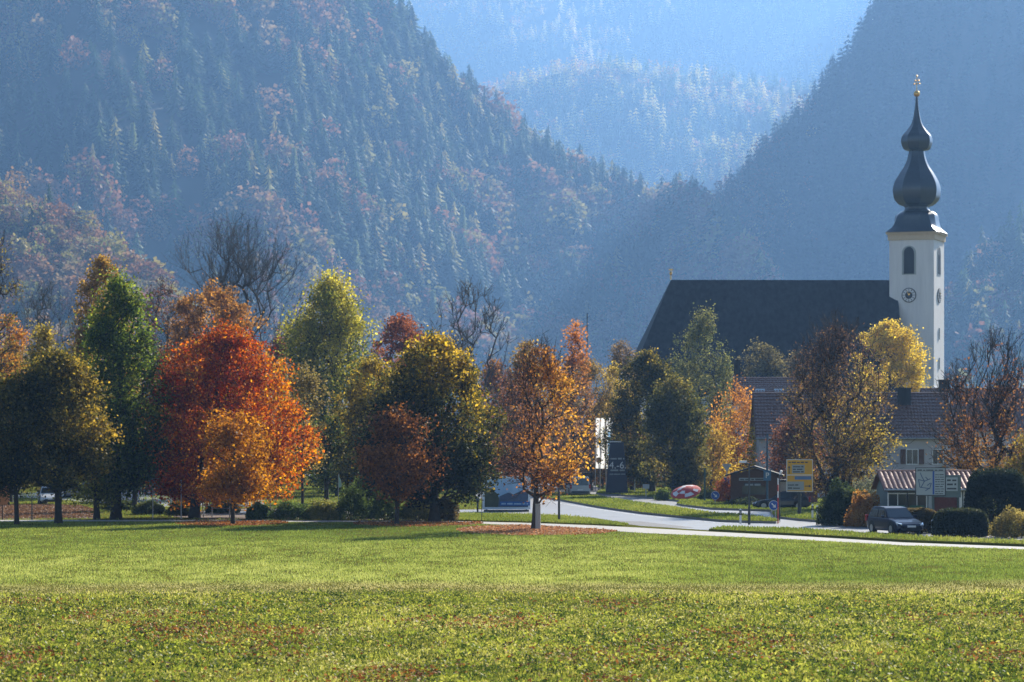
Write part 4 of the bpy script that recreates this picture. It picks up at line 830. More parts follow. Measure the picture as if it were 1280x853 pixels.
# red and white parasol lying tilted
Y = YG(626.5); s = S(Y); k = empty('parasol', (PX(857, Y), Y, .16), label='red and white sunshade tilted low over the shrubs', cat='parasol')
b = MB(); n = 16; rings = [(0, .26), (.35, .23), (.75, .14), (1.15, 0), (1.36, -.10)]; vs = [(r*math.cos(2*math.pi*i/n), r*math.sin(2*math.pi*i/n), z) for r, z in rings for i in range(n)]
for j in range(len(rings)-1):
    for i in range(n):
        b.add([vs[j*n+i], vs[j*n+(i+1) % n], vs[(j+1)*n+(i+1) % n], vs[(j+1)*n+i]], [(3, 2, 1, 0)], 1 if (j == 2 and i in (1, 2, 3, 7, 8, 11, 12, 14)) or (j == 1 and i in (3, 4, 5, 6, 9, 10)) else 0)
cn = b.build('canopy', [mat('red_canvas', (.5, .06, .05), .8), mat('white_canvas', (.75, .7, .68), .8)], k); cn.location = (0, 0, .7); cn.rotation_euler = (R(22), R(-17), R(10))
b = MB(); b.tube((.25, .3, 0), (0, 0, .9), .03, n=8); b.build('pole', M_dkst, k)
# pale green folded pennant
Y = YG(650); k = empty('pennant', (PX(423, Y), Y, 0), label='small pale green pennant on a thin pole above the shrubs', cat='flag'); b = MB(); b.tube((0, 0, 0), (0, 0, PZ(593, Y)), .025, n=8); b.build('pole', M_steel, k)
b = MB(); z1 = PZ(594, Y); b.extr_y([(.02, z1), (.02, z1-.85), (.22, z1-.8), (.16, z1-.35)], -.02, .02); b.build('cloth', mat('pale_green_cloth', (.45, .65, .55), .8), k)
# orange board at the far left
Y = YG(650); k = empty('notice_board', (PX(3, Y), Y, 0), label='orange brown wooden notice board at the left edge', cat='notice board'); b = MB(); b.box(-.85, .45, -.05, .05, PZ(631, Y), PZ(607, Y)); b.build('panel', mat('orange_wood', (.35, .14, .05), .7), k)
for x in (-.6, .0): b = MB(); b.box(x-.05, x+.05, .06, .14, 0, PZ(607, Y)); b.build('post', M_wood, k)
b = MB(); b.box(-.95, .55, -.12, .2, PZ(607, Y)+.002, PZ(607, Y)+.06); b.build('roof', M_wood, k)
# metal railing and slanted posts
for px0, px1, base, lab in ((265, 287, 647, 'left bay of the metal railing behind the small golden tree'), (291, 316, 647, 'middle bay of the metal railing behind the small golden tree'), (318, 338, 646, 'right bay of the metal railing next to the low shrubs')):
    Y = YG(base); x0, x1 = PX(px0, Y), PX(px1, Y); h = PZ(624, Y); b = MB(); w = (x1-x0)/2
    b.tube((-w, 0, h), (w, 0, h), .035, n=8); b.tube((-w, 0, h*.5), (w, 0, h*.5), .02, n=8)
    rr = empty('metal_railing', ((x0+x1)/2, Y, 0), label=lab, cat='railing', group='bays of the metal railing'); b.build('rail', M_steel, rr)
    for sx in (-1, 1): b = MB(); b.tube((sx*w, 0, 0), (sx*w, 0, h), .04, n=8); b.build('post', M_steel, rr)
for px, dx, lab in ((248, -.18, 'left of the two slanted grey posts by the maple trunk'), (254.5, -.12, 'right of the two slanted grey posts by the maple trunk')):
    Y = YG(646.5); b = MB(); b.tube((0, 0, 0), (dx, 0, PZ(616, Y)), .05, n=8); b.build('slanted_post', M_steel, None, (PX(px, Y), Y, 0), label=lab, cat='post')
# picket fence in front of the yew
Y = 167; fe = empty('picket_fence', (PX(1262, Y), Y, 0), label='low dark picket fence in front of the yew', cat='fence'); b = MB(); w = 1.6
for i in range(17): b.box(-w+i*.2, -w+i*.2+.09, -.02, .02, .02, 1.05)
b.build('pickets', M_wood, fe); b = MB(); b.box(-w, w+.1, .021, .06, .3, .38); b.box(-w, w+.1, .021, .06, .8, .88); b.build('rail', M_wood, fe)
# ------------------------------------------------------------------ trees
def frusta(P0, P1, R0, R1, n):
    d = P1-P0; L = np.linalg.norm(d, axis=1)[:, None]; d = d/np.maximum(L, 1e-6)
    ref = np.where(np.abs(d[:, 2:3]) > .9, np.array([[1., 0, 0]]), np.array([[0, 0, 1.]]))
    a = np.cross(d, ref); a /= np.linalg.norm(a, axis=1)[:, None]; b = np.cross(d, a)
    t = 2*np.pi*np.arange(n)/n; m = len(P0)
    ring = a[:, None]*np.cos(t)[None, :, None]+b[:, None]*np.sin(t)[None, :, None]
    V = np.concatenate([P0[:, None]+ring*R0[:, None, None], P1[:, None]+ring*R1[:, None, None]], 1).reshape(-1, 3)
    i = np.arange(n); j = (i+1) % n; q = np.stack([i, j, n+j, n+i], 1)
    return V, (q[None]+(np.arange(m)*2*n)[:, None, None]).reshape(-1, 4)
def skeleton(C, th, base_r, rtip, rng, offx=0, step=.8, up=.35):
    cap = len(C)*14+80; N = np.zeros((cap, 3)); par = np.full(cap, -1); ends = []
    k = 0; nt_ = max(4, int(th/.6)); wob = rng.normal(0, .05, (nt_+1, 2)).cumsum(0)
    for i in range(nt_+1):
        t = i/nt_; N[k] = (wob[i, 0]*t+offx*t**1.5, wob[i, 1]*t, th*t); par[k] = k-1; k += 1
    cnt = np.zeros(cap); ax = np.c_[C[:, 0]-offx, C[:, 1]]
    for ci in np.argsort(np.hypot(ax[:, 0], ax[:, 1])+np.maximum(0, C[:, 2]-th)*1.0):
        c = C[ci]; dd = np.linalg.norm(N[2:k]-c, axis=1); cost = dd+1.3*np.maximum(0, N[2:k, 2]-(c[2]-up*dd)); j = 2+int(np.argmin(cost))
        p = N[j].copy(); dist = np.linalg.norm(c-p); ns = min(12, max(1, int(dist/step))); last = j
        for q in range(1, ns+1):
            t = q/ns; pt = p+(c-p)*t; pt[2] = p[2]+(c[2]-p[2])*t**1.25
            if q < ns: pt += rng.normal(0, .06*step, 3)
            N[k] = pt; par[k] = last; last = k; k += 1
        ends.append(last); cnt[last] += 1
    for i in range(k-1, 0, -1): cnt[par[i]] += cnt[i]
    r = np.maximum(rtip, base_r*(cnt[:k]/cnt[0])**.5)
    zz = N[:k, 2]; flare = 1+.35*np.exp(-zz/.35)*(np.arange(k) <= nt_)
    r = r*flare
    return N[:k], par[:k], r, ends
def crown_profile(t, peak, a, b):
    lo = np.clip((peak-t)/max(peak, 1e-3), 0, 1); hi = np.clip((t-peak)/max(1-peak, 1e-3), 0, 1)
    return np.where(t < peak, np.sqrt(np.clip(1-lo**a, 0, 1)), np.clip(1-hi**b, 0, 1)**(.62 if b > 1.3 else .9))
def tree(label, px, Y, xl, xr, top, bot, cols, peak=.36, a=3.2, b=1.6, ncl=320, nlf=70, leaf=.2, sig_=.38, upr=1.0, gx=0, gz=0, tr=.2, seed=1, name='tree', cat='tree', group=None,
         bare=0, th=.75, rtip=.018, bark=None, noise=.35, lob=.18, depth=.95, twigs=0, yoff=0, up=.35, dens=(0, 0), jit=.28, gap=.36):
    rng = np.random.default_rng(seed); s = S(Y); x0 = PX(px, Y)
    zt, zb = PZ(top, Y), max(.3, PZ(bot, Y)); Rr = (xr-xl)/2/s*1.08; cxo = PX((xl+xr)/2, Y)-x0; Hc = zt-zb
    root = empty(name, (x0, Y, yoff), 0, label=label, cat=cat, group=group)
    # boughs, then leaf clusters around them
    def env(d_az, t):
        l = 1+lob*np.sin(d_az*2.3+t*5+seed)+lob*.8*np.sin(d_az*4.1-t*9+seed*2.1)+lob*.5*np.sin(d_az*7+t*17+seed)
        return crown_profile(t, peak, a, b)*l
    nb = 34; az = rng.random(nb)*2*np.pi; t = rng.random(nb)*.93+.03; rr = env(az, t)*(.35+.55*rng.random(nb)); B = np.c_[np.cos(az)*rr*Rr, np.sin(az)*rr*Rr*depth, zb+t*Hc]
    n1 = int(ncl*.62); C1 = B[rng.integers(0, nb, n1)]+rng.normal(0, 1, (n1, 3))*np.array([.15*Rr, .15*Rr, .075*Hc])
    n2 = ncl-n1; az = rng.random(n2)*2*np.pi; t = rng.random(n2); rr = env(az, t)*rng.random(n2)**.35; C2 = np.c_[np.cos(az)*rr*Rr, np.sin(az)*rr*Rr*depth, zb+t*Hc]
    C = np.concatenate([C1, C2]); t = (C[:, 2]-zb)/Hc; az = np.arctan2(C[:, 1], C[:, 0]); rad = np.hypot(C[:, 0], C[:, 1]/depth)/Rr
    e = env(az, np.clip(t, 0, 1))*(.70+.58*noise3(C, 2.4/max(1., Rr/1.3), seed+60)); wild = rng.random(len(C)) < .12; hole = noise3(C, 1.7/max(1.2, Rr/1.6), seed+40); ok = (t > -.03) & (t < 1.0) & (rad < e*np.where(wild, 1.06, 1.02)+.03) & (hole > gap); C = C[ok]; t = t[ok]; rad = rad[ok]
    C[:, 0] += cxo
    Nn, par, r, ends = skeleton(C, zb+(zt-zb)*th*.8, tr, rtip, rng, offx=cxo*.8, step=.8 if Rr > 2 else .5, up=up)
    P0 = Nn[par[1:]]; P1 = Nn[1:]; R0 = r[par[1:]]; R1 = r[1:]; R0 = np.minimum(R0, R1*1.6+.02)
    R0[:6] = r[:6]
    if twigs:
        E = Nn[ends]; D = E-np.array([cxo, 0, zb+.2*Hc]); D /= np.linalg.norm(D, axis=1)[:, None]+1e-6
        for gen in range(2):
            k = twigs if gen == 0 else 2; Er = np.repeat(E, k, 0); Dr = np.repeat(D, k, 0)+rng.normal(0, .45, (len(E)*k, 3)); Dr[:, 2] += .25; Dr /= np.linalg.norm(Dr, axis=1)[:, None]
            ln = (.9 if gen == 0 else .6)*(.5+.8*rng.random(len(Er)))*max(.8, Rr/4); T = Er+Dr*ln[:, None]
            P0 = np.r_[P0, Er]; P1 = np.r_[P1, T]; R0 = np.r_[R0, np.full(len(Er), rtip*(1 if gen == 0 else .75))]; R1 = np.r_[R1, np.full(len(Er), rtip*.6)]; E, D = T, Dr
    thick = R0 > .06; V1, Q1 = frusta(P0[thick], P1[thick], R0[thick], R1[thick], 8); V2, Q2 = frusta(P0[~thick], P1[~thick], R0[~thick], R1[~thick], 4)
    npmesh('trunk', np.r_[V1, V2], np.r_[Q1, Q2+len(V1)], bark or M_bark, root, smooth=True)
    if nlf > 0:
        w = (rng.random(len(C))*.9+.55)*np.clip(1+dens[0]*(C[:, 0]-cxo)/Rr+dens[1]*(t-.5)*2, .02, 2.2); keep = rng.random(len(C)) > bare; w = w*keep
        cnt = (w*nlf).astype(int); idx = np.repeat(np.arange(len(C)), cnt); n = len(idx)
        sg = np.array([sig_, sig_, sig_*upr*.85]); P = C[idx]+rng.normal(0, 1, (n, 3))*sg*(.6+.8*rng.random(len(C))[idx])[:, None]
        k = P[:, 2] > .15; P = P[k]; idx = idx[k]; n = len(P)
        ns = noise3(C, .9/max(1, Rr/2.5), seed+3)
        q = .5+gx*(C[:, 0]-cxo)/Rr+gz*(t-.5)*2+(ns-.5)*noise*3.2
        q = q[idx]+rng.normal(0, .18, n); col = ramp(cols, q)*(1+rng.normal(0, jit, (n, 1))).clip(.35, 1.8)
        V, Q = leafquads(P, leaf, rng, .15)
        npmesh('crown', V, Q, M_leaf, root, col=col)
    return root

GRN = [(.018, .03, .010), (.035, .055, .014), (.08, .10, .02), (.22, .20, .03)]
LIME = [(.025, .032, .010), (.055, .06, .014), (.14, .115, .022), (.36, .24, .04)]
RED = [(.60, .33, .035), (.50, .17, .025), (.34, .055, .016), (.17, .024, .013)]
GOLD = [(.24, .09, .02), (.46, .19, .025), (.60, .30, .035), (.62, .40, .06)]
YEL = [(.20, .17, .03), (.46, .34, .05), (.62, .45, .07), (.66, .5, .1)]
BRN = [(.12, .065, .03), (.24, .12, .04), (.38, .18, .045), (.48, .28, .07)]
PUR = [(.10, .05, .045), (.17, .075, .05), (.28, .12, .055), (.4, .2, .07)]
T = tree
# left edge and first row by the footpath
T('young dark lime with thin trunk leftmost in the front row', 21, 181, -30, 50, 478, 612, LIME, peak=.35, ncl=220, nlf=70, tr=.14, seed=2, gx=.1, gz=.15)
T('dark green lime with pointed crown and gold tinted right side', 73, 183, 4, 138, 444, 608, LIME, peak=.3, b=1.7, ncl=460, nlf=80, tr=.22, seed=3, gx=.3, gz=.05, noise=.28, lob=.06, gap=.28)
T('small pale green tree with low sparse crown beside the big left green tree', 121, 193, 84, 152, 555, 626, [(.09, .11, .025), (.2, .2, .04), (.34, .3, .06)], peak=.5, ncl=110, nlf=60, tr=.2, seed=4, th=.9)
T('tall bright green tree with broad upright crown left of the red maple', 145, 194, 90, 206, 354, 612, [(.02, .035, .010), (.05, .085, .016), (.14, .18, .025), (.34, .34, .04)], peak=.36, b=1.45, ncl=560, nlf=80, tr=.34, seed=5, upr=1.5, gz=.2, lob=.12)
T('slim dark tree behind the tall green tree', 168, 216, 140, 205, 500, 618, GRN, ncl=130, nlf=60, tr=.2, seed=6)
T('golden brown tree rising behind the tall green tree', 124, 262, 84, 170, 326, 560, [(.16, .10, .03), (.34, .2, .04), (.46, .3, .06)], peak=.45, b=1.6, ncl=400, nlf=70, tr=.3, seed=7, leaf=.24)
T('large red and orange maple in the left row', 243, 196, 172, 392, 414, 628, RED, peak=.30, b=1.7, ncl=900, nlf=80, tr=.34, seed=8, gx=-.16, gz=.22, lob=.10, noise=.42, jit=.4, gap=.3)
T('small golden orange tree in front of the red maple', 291, 180.5, 248, 334, 517, 628, [(.22, .09, .02), (.40, .17, .025), (.52, .25, .03)], peak=.42, b=1.7, ncl=230, nlf=62, tr=.13, seed=9, gx=.1)
T('olive brown sparse young tree with thin pole trunk right of the maple', 378, 222, 352, 412, 462, 590, [(.10, .08, .035), (.2, .15, .05), (.34, .25, .06)], peak=.5, ncl=140, nlf=50, tr=.11, seed=10, th=.95)
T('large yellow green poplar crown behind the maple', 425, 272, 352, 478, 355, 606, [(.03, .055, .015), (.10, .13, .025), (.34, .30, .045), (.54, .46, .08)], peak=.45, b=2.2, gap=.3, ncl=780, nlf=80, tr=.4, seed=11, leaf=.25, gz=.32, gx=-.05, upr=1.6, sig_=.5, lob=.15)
T('dark red tree showing behind the yellow green poplar', 488, 300, 440, 560, 394, 590, [(.14, .05, .03), (.28, .09, .04), (.40, .17, .05)], peak=.4, b=1.9, ncl=340, nlf=60, tr=.3, seed=12, leaf=.26)
T('orange brown thinning tree behind the red maple', 268, 286, 192, 344, 356, 590, BRN, peak=.5, b=2.0, ncl=560, nlf=62, tr=.36, seed=13, leaf=.27, bare=.04, gap=.3, bark=M_barkg)
T('tall leafless tree standing behind the red maple', 300, 312, 212, 388, 296, 520, [(.1, .07, .04)]*2, peak=.55, b=2.0, ncl=330, nlf=0, tr=.42, seed=14, twigs=5, rtip=.019, th=.4, up=.8, gap=0, bark=M_barkg)
T('leafless grey tree left of the golden brown tree', 48, 330, 18, 92, 362, 520, [(.1, .07, .04)]*2, peak=.5, b=2.0, ncl=200, nlf=0, tr=.3, seed=15, twigs=5, rtip=.024, th=.4, up=1.0, bark=M_barkg)
T('tall dark half bare tree cut by the left edge', -12, 235, -70, 22, 268, 560, [(.05, .045, .02), (.14, .12, .03), (.3, .2, .05)], peak=.4, ncl=260, nlf=38, tr=.4, seed=16, twigs=3, bare=.5)
T('orange tinted tree at the left edge behind the limes', 12, 245, -40, 58, 400, 600, [(.12, .09, .025), (.3, .17, .035), (.5, .2, .04)], ncl=260, nlf=64, tr=.25, seed=17, gz=.25, leaf=.22)
T('yellow green tree between the left limes and the tall green tree', 55, 240, 12, 98, 412, 610, [(.08, .09, .025), (.22, .18, .035), (.40, .28, .05)], b=1.3, ncl=300, nlf=64, tr=.25, seed=18, gz=.2, leaf=.22)
T('purple brown sparse tree between the golden brown and orange trees', 205, 300, 165, 245, 338, 560, PUR, ncl=260, nlf=22, tr=.28, seed=19, twigs=3, leaf=.24, bark=M_barkg)
# centre
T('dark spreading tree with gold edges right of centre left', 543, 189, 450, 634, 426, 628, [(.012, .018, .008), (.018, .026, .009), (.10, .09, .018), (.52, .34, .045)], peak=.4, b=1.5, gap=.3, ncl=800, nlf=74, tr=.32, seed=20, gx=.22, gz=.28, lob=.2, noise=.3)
T('dark olive tree with gold top left of the dark spreading tree', 461, 222, 412, 520, 452, 612, [(.016, .022, .009), (.05, .05, .014), (.24, .18, .03), (.50, .34, .05)], peak=.45, ncl=380, nlf=66, tr=.24, seed=21, gz=.34)
T('small dark tree with solid round crown in the shade of the poplar', 408, 240, 385, 440, 520, 606, GRN, ncl=130, nlf=70, tr=.2, seed=22)
T('small dark orange tree in front of the dark spreading tree', 496, 181.5, 455, 541, 515, 622, [(.07, .035, .018), (.22, .085, .028), (.46, .19, .045)], peak=.5, b=2.0, ncl=210, nlf=52, tr=.13, seed=23)
T('centre orange tree with forked dark trunk and leaf carpet', 668, 170.8, 626, 724, 434, 618, [(.10, .055, .045), (.22, .10, .05), (.48, .21, .045), (.62, .34, .06)], peak=.42, b=1.8, ncl=380, nlf=30, tr=.17, seed=24, gx=.5, noise=.3, bare=.06, th=.35, leaf=.17, up=.8, twigs=2, rtip=.014, dens=(.75, -.1))
T('leafless tree with forked top behind the dark spreading tree', 588, 305, 540, 638, 364, 560, [(.1, .07, .04)]*2, peak=.6, b=2.2, ncl=200, nlf=3, tr=.3, seed=65, twigs=5, rtip=.028, th=.45, up=.75, gap=0, bark=M_barkg, leaf=.2)
T('thin orange birch rising behind the centre tree', 716, 284, 692, 748, 401, 590, [(.10, .06, .05), (.2, .11, .06), (.34, .16, .05), (.50, .2, .05)], peak=.35, b=1.2, ncl=240, nlf=32, tr=.2, seed=26, leaf=.22, gz=.6, noise=.2)
T('purple brown tree directly behind the centre tree', 640, 262, 596, 690, 468, 606, PUR, peak=.45, ncl=280, nlf=34, tr=.25, seed=27, twigs=2, leaf=.22, bark=M_barkg)
T('olive brown tree between the centre tree and the flags', 738, 300, 698, 768, 452, 602, [(.11, .08, .045), (.22, .15, .05), (.4, .27, .07)], peak=.5, ncl=280, nlf=44, tr=.22, seed=28, leaf=.22, bark=M_barkg)
T('dark purple tree low behind the flags', 712, 310, 680, 745, 520, 606, PUR, ncl=160, nlf=50, tr=.2, seed=29, leaf=.22)
T('round brown tree left of the church roof', 776, 345, 757, 797, 428, 560, [(.13, .09, .06), (.22, .15, .07), (.3, .2, .08)], peak=.55, b=2.2, ncl=170, nlf=48, tr=.25, seed=30, leaf=.24, lob=.06)
T('yellow tree left of the green rounded pair', 762, 310, 738, 800, 458, 590, [(.2, .15, .04), (.42, .3, .06), (.5, .36, .08)], ncl=200, nlf=40, tr=.2, seed=31, leaf=.23, bare=.15)
T('larger green rounded lime of the pair by the road', 815, 283, 762, 858, 443, 604, LIME, peak=.42, b=2.0, ncl=460, nlf=84, tr=.34, seed=32, gx=.12, gz=.08, lob=.06, noise=.28, leaf=.22, gap=.25)
T('smaller darker lime of the pair by the road', 843, 268, 802, 884, 476, 610, [(.035, .045, .014), (.075, .08, .02), (.15, .13, .03), (.26, .2, .05)], peak=.42, b=1.9, ncl=340, nlf=84, tr=.3, seed=33, gx=.12, lob=.06, leaf=.22, gap=.25)
T('tall green birch in front of the church roof', 880, 335, 836, 922, 391, 580, [(.06, .075, .03), (.11, .12, .04), (.18, .17, .05), (.28, .23, .07)], peak=.4, b=1.5, ncl=430, nlf=56, tr=.26, seed=34, leaf=.24, upr=2.0, lob=.26, depth=.8)
T('round olive tree right below the church roof', 950, 378, 918, 983, 431, 560, [(.10, .09, .04), (.18, .15, .06), (.28, .21, .08)], peak=.55, b=2.4, ncl=320, nlf=56, tr=.3, seed=35, leaf=.26, lob=.07)
T('small olive tree between the round tree and the bare tree', 995, 372, 976, 1014, 441, 560, [(.12, .09, .045), (.22, .17, .07)], ncl=130, nlf=50, tr=.2, seed=36, leaf=.25)
T('orange shrub like tree below the birch', 922, 285, 884, 962, 486, 606, [(.30, .14, .05), (.5, .22, .05), (.56, .34, .08)], peak=.45, ncl=280, nlf=44, tr=.16, seed=37, leaf=.2, upr=1.8)
T('golden hazel behind the wooden kiosk', 965, 268, 925, 1012, 512, 612, YEL, ncl=280, nlf=40, tr=.12, seed=38, leaf=.2, upr=1.6, noise=.5)
T('golden hazel left of the wooden kiosk', 888, 275, 858, 925, 538, 612, [(.24, .15, .04), (.42, .27, .05), (.55, .38, .07)], ncl=170, nlf=40, tr=.12, seed=39, leaf=.2, upr=1.6)
T('large thinning purple brown tree right of the yellow road sign', 1044, 214, 976, 1120, 412, 616, [(.08, .05, .04), (.14, .08, .05), (.24, .15, .05), (.42, .32, .06)], peak=.4, b=1.5, ncl=700, nlf=36, tr=.36, seed=40, twigs=2, gx=.15, gz=-.28, rtip=.02, th=.5, leaf=.17, up=.7, dens=(.1, -.3))
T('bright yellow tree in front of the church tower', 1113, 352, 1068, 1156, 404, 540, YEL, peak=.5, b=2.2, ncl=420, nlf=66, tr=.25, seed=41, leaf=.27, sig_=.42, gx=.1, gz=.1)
T('half bare tree with rust leaves at the right edge', 1252, 192, 1176, 1312, 432, 618, [(.09, .05, .04), (.17, .08, .045), (.29, .13, .045), (.42, .24, .06)], peak=.42, b=1.7, ncl=520, nlf=30, tr=.3, seed=42, twigs=3, gz=-.3, rtip=.018, bare=.3, leaf=.17, up=.9, th=.5, dens=(0, -.95))
T('yellowing young tree low at the right edge', 1276, 186, 1255, 1310, 548, 625, [(.2, .15, .04), (.46, .33, .06)], ncl=120, nlf=40, tr=.1, seed=43, leaf=.16)

for px, xl, xr, top, Y, c, lab in ((92, 62, 130, 455, 275, 1, 'olive tree filling the gap left of the tall green tree'), (206, 180, 238, 440, 300, 2, 'brown tree seen between the tall green tree and the maple'), (232, 205, 262, 400, 320, 2, 'pale brown tree above the left shoulder of the maple'),
        (345, 318, 378, 420, 300, 2, 'brown tree between the maple and the poplar'), (506, 478, 540, 440, 320, 3, 'golden brown tree above the small dark orange tree'), (532, 505, 562, 412, 330, 0, 'dark tree behind the left flank of the dark spreading tree'),
        (612, 585, 646, 452, 320, 2, 'reddish brown tree left of the centre tree top'), (655, 628, 690, 430, 300, 3, 'gold tinted tree behind the centre tree top'), (752, 728, 782, 500, 320, 2, 'rusty tree behind the banner flags'), (700, 676, 726, 470, 330, 2, 'rusty tree below the thin orange birch'),
        (1018, 996, 1044, 470, 300, 2, 'brown tree between the skylight house and the bare tree'), (18, -12, 44, 430, 290, 3, 'golden tree low at the left edge')):
    T(lab, px, Y, xl, xr, top, 604, [GRN, [(.05, .05, .02), (.14, .12, .03), (.3, .22, .05)], [(.12, .06, .035), (.24, .11, .045), (.38, .19, .06)], [(.14, .09, .03), (.32, .2, .045), (.5, .32, .07)]][c], peak=.5, b=1.9, ncl=230, nlf=52, tr=.2, seed=300+px, leaf=.25, bark=M_barkg, group='mixed autumn trees of the village behind the first rows')

T('purple brown shrubby tree behind the wooden kiosk', 985, 247, 955, 1030, 528, 610, PUR, ncl=240, nlf=56, tr=.12, seed=381, leaf=.2, upr=1.4)
# distant spruce standing alone in front of the mountain foot
def spruce(label, px, base, top, seed, width=.2, group=None):
    k_ = np.argmin((GXYZ[0]-px)**2+(GXYZ[1]-base)**2); X, Y, z0 = GXYZ[2][k_], GXYZ[3][k_], GXYZ[4][k_]-1; rng = np.random.default_rng(seed); h = PZ(top, Y)-z0; root = empty('spruce', (PX(px, Y), Y, z0), label=label, cat='spruce', group=group)
    b = MB(); b.tube((0, 0, 0), (0, 0, h*.97), h*.012, .02, 7); b.build('trunk', M_bark, root)
    Cs = []; D = []
    for i in range(34):
        z = .1+.88*i/34; r = width*(1-z)**.9+.006
        for j in range(9):
            a = rng.random()*6.28; rr = r*(.6+.5*rng.random())
            for q in np.linspace(.15, 1, 6): Cs.append((np.cos(a)*rr*q, np.sin(a)*rr*q, z-.18*rr*q*q+rng.normal(0, .002)))
    Cs = np.array(Cs)*h; Cs = np.repeat(Cs, 4, 0)+rng.normal(0, .012*h, (len(Cs)*4, 3))*np.array([1, 1, .5]); V, Q = leafquads(Cs, .022*h, rng, .2, .45)
    npmesh('crown', V, Q, M_leaf, root, col=ramp([(.10, .14, .06), (.2, .24, .1), (.34, .36, .16)], rng.random(len(Cs))))  # pale needle colours carry the sunlit look of these conifers
for px, base, top, wd, lab in ((788, 452, 374, .2, 'tall pale spruce standing alone left of the church roof'), (541, 440, 360, .18, 'pale larch behind the left part of the forked leafless tree'), (367, 262, 182, .17, 'tall pale spruce standing out on the left mountain above the yellow green poplar'),
        (578, 336, 255, .17, 'pale green larch on the mountain flank above the forked leafless tree'), (556, 300, 252, .26, 'golden larch next to the pale green one on the mountain flank'), (445, 372, 298, .22, 'pale gold larch on the slope right of the poplar top'), (166, 196, 152, .24, 'pale green spruce high on the left mountain'),
        (74, 80, 30, .3, 'pale yellow larch highest at the left of the mountain'), (628, 228, 165, .2, 'greenish spruce below the rust trees of the mountain crest'), (310, 260, 200, .24, 'pale green larch on the slope above the tall leafless tree'), (180, 268, 218, .22, 'pale spruce above the golden brown tree')):
    spruce(lab, px, base, top, int(px), wd, 'single pale conifers on the mountain flank')

# darker woodland edge behind the village
fr = np.random.default_rng(77)
flab = ['dark bushy tree', 'olive bushy tree', 'brown bushy tree', 'gold tinted bushy tree']
fcol = [GRN, [(.07, .07, .025), (.15, .13, .03)], BRN, [(.16, .12, .03), (.4, .28, .05)]]
where = [(-10, 'at the left edge'), (30, 'behind the white car on the left'), (100, 'behind the small pale green tree'), (190, 'behind the grey parked cars'), (225, 'beyond the slanted posts'), (330, 'behind the metal railing'), (352, 'left of the thin pole trunk'), (440, 'behind the pale green pennant'),
         (515, 'behind the small dark orange tree'), (568, 'above the half hidden car'), (622, 'behind the picture board'), (665, 'behind the centre trunk'), (690, 'behind the bus shelter'), (745, 'below the flags'), (790, 'right of the dark obelisk'), (862, 'behind the red parasol'), (905, 'left of the kiosk roof'), (1012, 'behind the yellow road sign')]
for i, (px, wh) in enumerate(where):
    Y = fr.uniform(300, 335); k = i % 4; hw = fr.uniform(30, 42)
    T(f'{flab[k]} {wh}', px, Y, px-hw, px+hw, fr.uniform(535, 566), 604, fcol[k], peak=.4, ncl=170, nlf=64, tr=.18, seed=100+i, leaf=.27, name='bushy_tree', group='bushy trees behind the car parks')

# shrubs and hedges
def shrub(label, px, base, xl, xr, top, cols, n=5200, leaf=.12, seed=1, depth=1.0, name='shrub', cat='shrub', box=0, group=None, spiky=0):
    rng = np.random.default_rng(seed); Y = YG(base); s = S(Y); x0 = PX((xl+xr)/2, Y); Rx = (xr-xl)/2/s; h = PZ(top, Y)
    root = empty(name, (x0, Y, 0), label=label, cat=cat, group=group); Ry = Rx*depth if not box else box
    st = MB()
    for i in range(9):
        a = i*.7; st.tube((.1*math.cos(a)*Rx, .1*math.sin(a)*Ry, 0), (.65*math.cos(a)*Rx, .65*math.sin(a)*Ry, h*.72), .03, .012, 5)
    st.build('stem', M_bark, root)
    if box:
        u = rng.uniform(-1, 1, (n, 3)); e = 4.0
    else: u = rng.normal(0, 1, (n, 3)); e = 2.0
    u[:, 2] = np.abs(u[:, 2]) if not box else (u[:, 2]+1)/2
    nn = (np.abs(u)**e).sum(1)**(1/e); u /= nn[:, None]; shell = (.72+.3*rng.random(n)**.6) if box else (.45+.55*rng.random(n)**.5)
    lump = 1+(.03 if box else .2)*np.sin(u[:, 0]*6+seed)*np.cos(u[:, 1]*5+u[:, 2]*4)
    u *= (shell*lump)[:, None]; P = np.c_[u[:, 0]*Rx, u[:, 1]*Ry, .05+u[:, 2]*h*.97]
    if spiky: P[:, 2] += rng.random(n)**4*spiky*h
    V, Q = leafquads(P, leaf, rng, .1); q = noise3(P, 1.5, seed)*1.5-.25+rng.normal(0, .18, n)
    npmesh('foliage', V, Q, M_leaf, root, col=ramp(cols, q)); return root
SG = [(.04, .06, .018), (.08, .12, .03), (.16, .2, .05)]
SY = [(.10, .11, .03), (.2, .2, .05), (.34, .3, .08)]
for i, (px, base, xl, xr, top, c, lab) in enumerate([
    (322, 650, 306, 342, 631, SG, 'low green shrub at the right end of the railing'), (362, 650.5, 336, 390, 629, SG, 'wide low green shrub below the thin pole trunk'),
    (404, 650.5, 382, 428, 627, SY, 'yellowish shrub between the low green shrubs'), (441, 650.5, 420, 462, 607, SG, 'tall green shrub right of the pennant'),
    (455, 648, 440, 478, 586, SG, 'tallest feathery shrub in the row'), (482, 650.5, 458, 508, 618, SG, 'dark green shrub behind the small dark orange tree'),
    (520, 650.6, 500, 545, 622, SY, 'pale shrub left of the dark spreading trunk'), (556, 651, 540, 574, 624, [(.08, .06, .03), (.18, .13, .05), (.26, .22, .08)], 'brownish grassy shrub at the right end of the row')]):
    shrub(lab, px, base, xl, xr, top, c, seed=200+i, depth=.8, spiky=.15, group='shrubs lining the footpath')
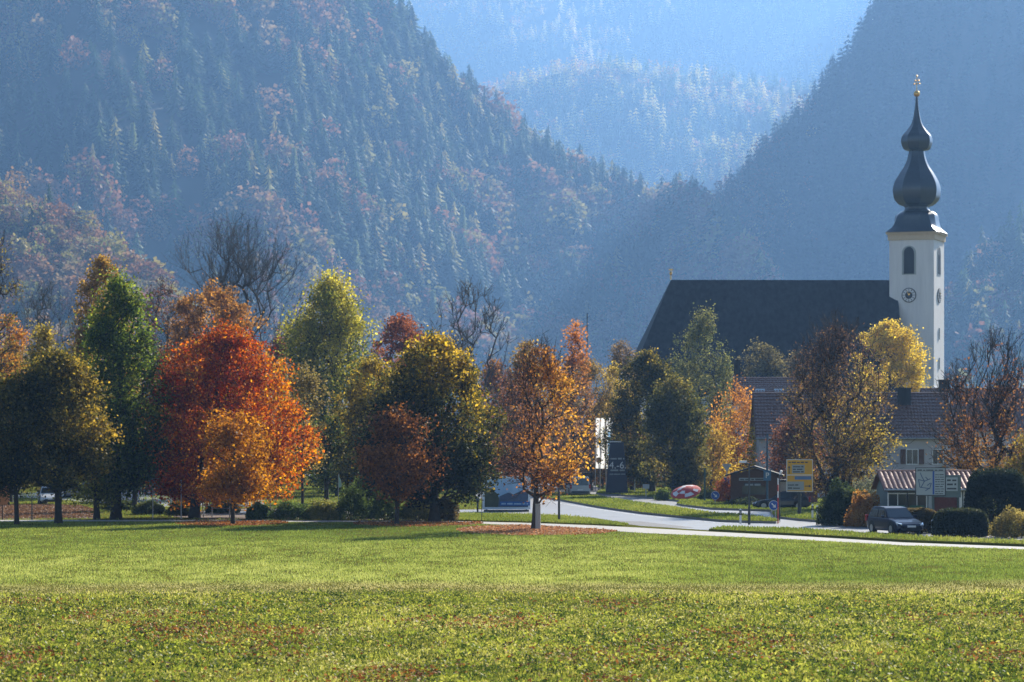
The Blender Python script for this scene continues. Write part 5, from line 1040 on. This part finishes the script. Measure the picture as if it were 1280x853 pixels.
for px, base, xl, xr, top, lab in ((186, 643, 164, 208, 628, 'low dark undergrowth right of the tall green tree trunk'), (228, 645, 208, 248, 627, 'low dark bush added for the shade left of the maple trunk'), (152, 638, 128, 172, 627, 'low bush behind the tall green tree trunk'), (276, 642, 256, 300, 626, 'low dark bush behind the metal railing')):
    shrub(lab, px, base, xl, xr, top, [(.03, .04, .015), (.07, .09, .025), (.14, .14, .04)], seed=int(px), depth=.8, spiky=.15, name='undergrowth', cat='shrub', group='low bushes behind the left trunks')  # the bush left of the maple trunk is added to darken a shaded gap
shrub('dark clipped round hedge bush by the road', 1058, 657, 1022, 1084, 603, [(.02, .032, .014), (.05, .07, .025), (.11, .14, .05)], n=16000, leaf=.12, seed=220, depth=.9, name='hedge_bush', cat='bush')
shrub('orange leaved bush left of the dark blue car', 1078, 659, 1058, 1104, 614, [(.16, .07, .03), (.4, .2, .05), (.5, .34, .12)], n=6000, leaf=.13, seed=221, name='hedge_bush', cat='bush')
shrub('grey green feathery bush behind the orange leaved bush', 1084, 654, 1060, 1108, 596, [(.12, .13, .08), (.22, .22, .13)], n=5000, leaf=.12, seed=222, name='hedge_bush', cat='bush')
shrub('clipped dome shaped hedge right of the map board post', 1200, 671, 1167, 1234, 637, [(.012, .018, .008), (.025, .035, .013), (.07, .07, .03)], n=26000, leaf=.10, seed=223, box=1.3, spiky=.06, name='clipped_hedge', cat='hedge')
shrub('low clipped hedge behind the dark blue car', 1152, 666.5, 1124, 1172, 636, [(.03, .03, .014), (.08, .065, .03), (.16, .12, .05)], n=12000, leaf=.11, seed=224, box=.9, name='clipped_hedge', cat='hedge')
shrub('tall dark dome of yew at the right', 1244, 664, 1208, 1284, 589, [(.007, .012, .006), (.014, .022, .01), (.035, .04, .018)], n=42000, leaf=.11, seed=225, box=1.8, spiky=.07, name='yew', cat='yew')
shrub('yellowing garden shrub at the lower right corner', 1262, 672, 1236, 1300, 636, [(.08, .07, .025), (.2, .16, .05), (.36, .28, .08)], n=5200, leaf=.12, seed=226)
shrub('dark shrub left of the red parasol', 829, 626, 818, 842, 612, SG, n=2200, seed=227)
shrub('dark low shrub right of the red parasol', 884, 627, 872, 900, 612, [(.02, .03, .014), (.05, .06, .025)], n=2600, seed=228)
shrub('red leaved bush beside the wooden kiosk', 905, 630, 892, 922, 598, [(.16, .05, .03), (.34, .10, .04), (.4, .2, .06)], n=3200, leaf=.14, seed=229)
shrub('dark low hedge behind the keep right sign', 930, 634, 908, 960, 622, [(.02, .03, .014), (.05, .06, .025)], n=3000, seed=230)
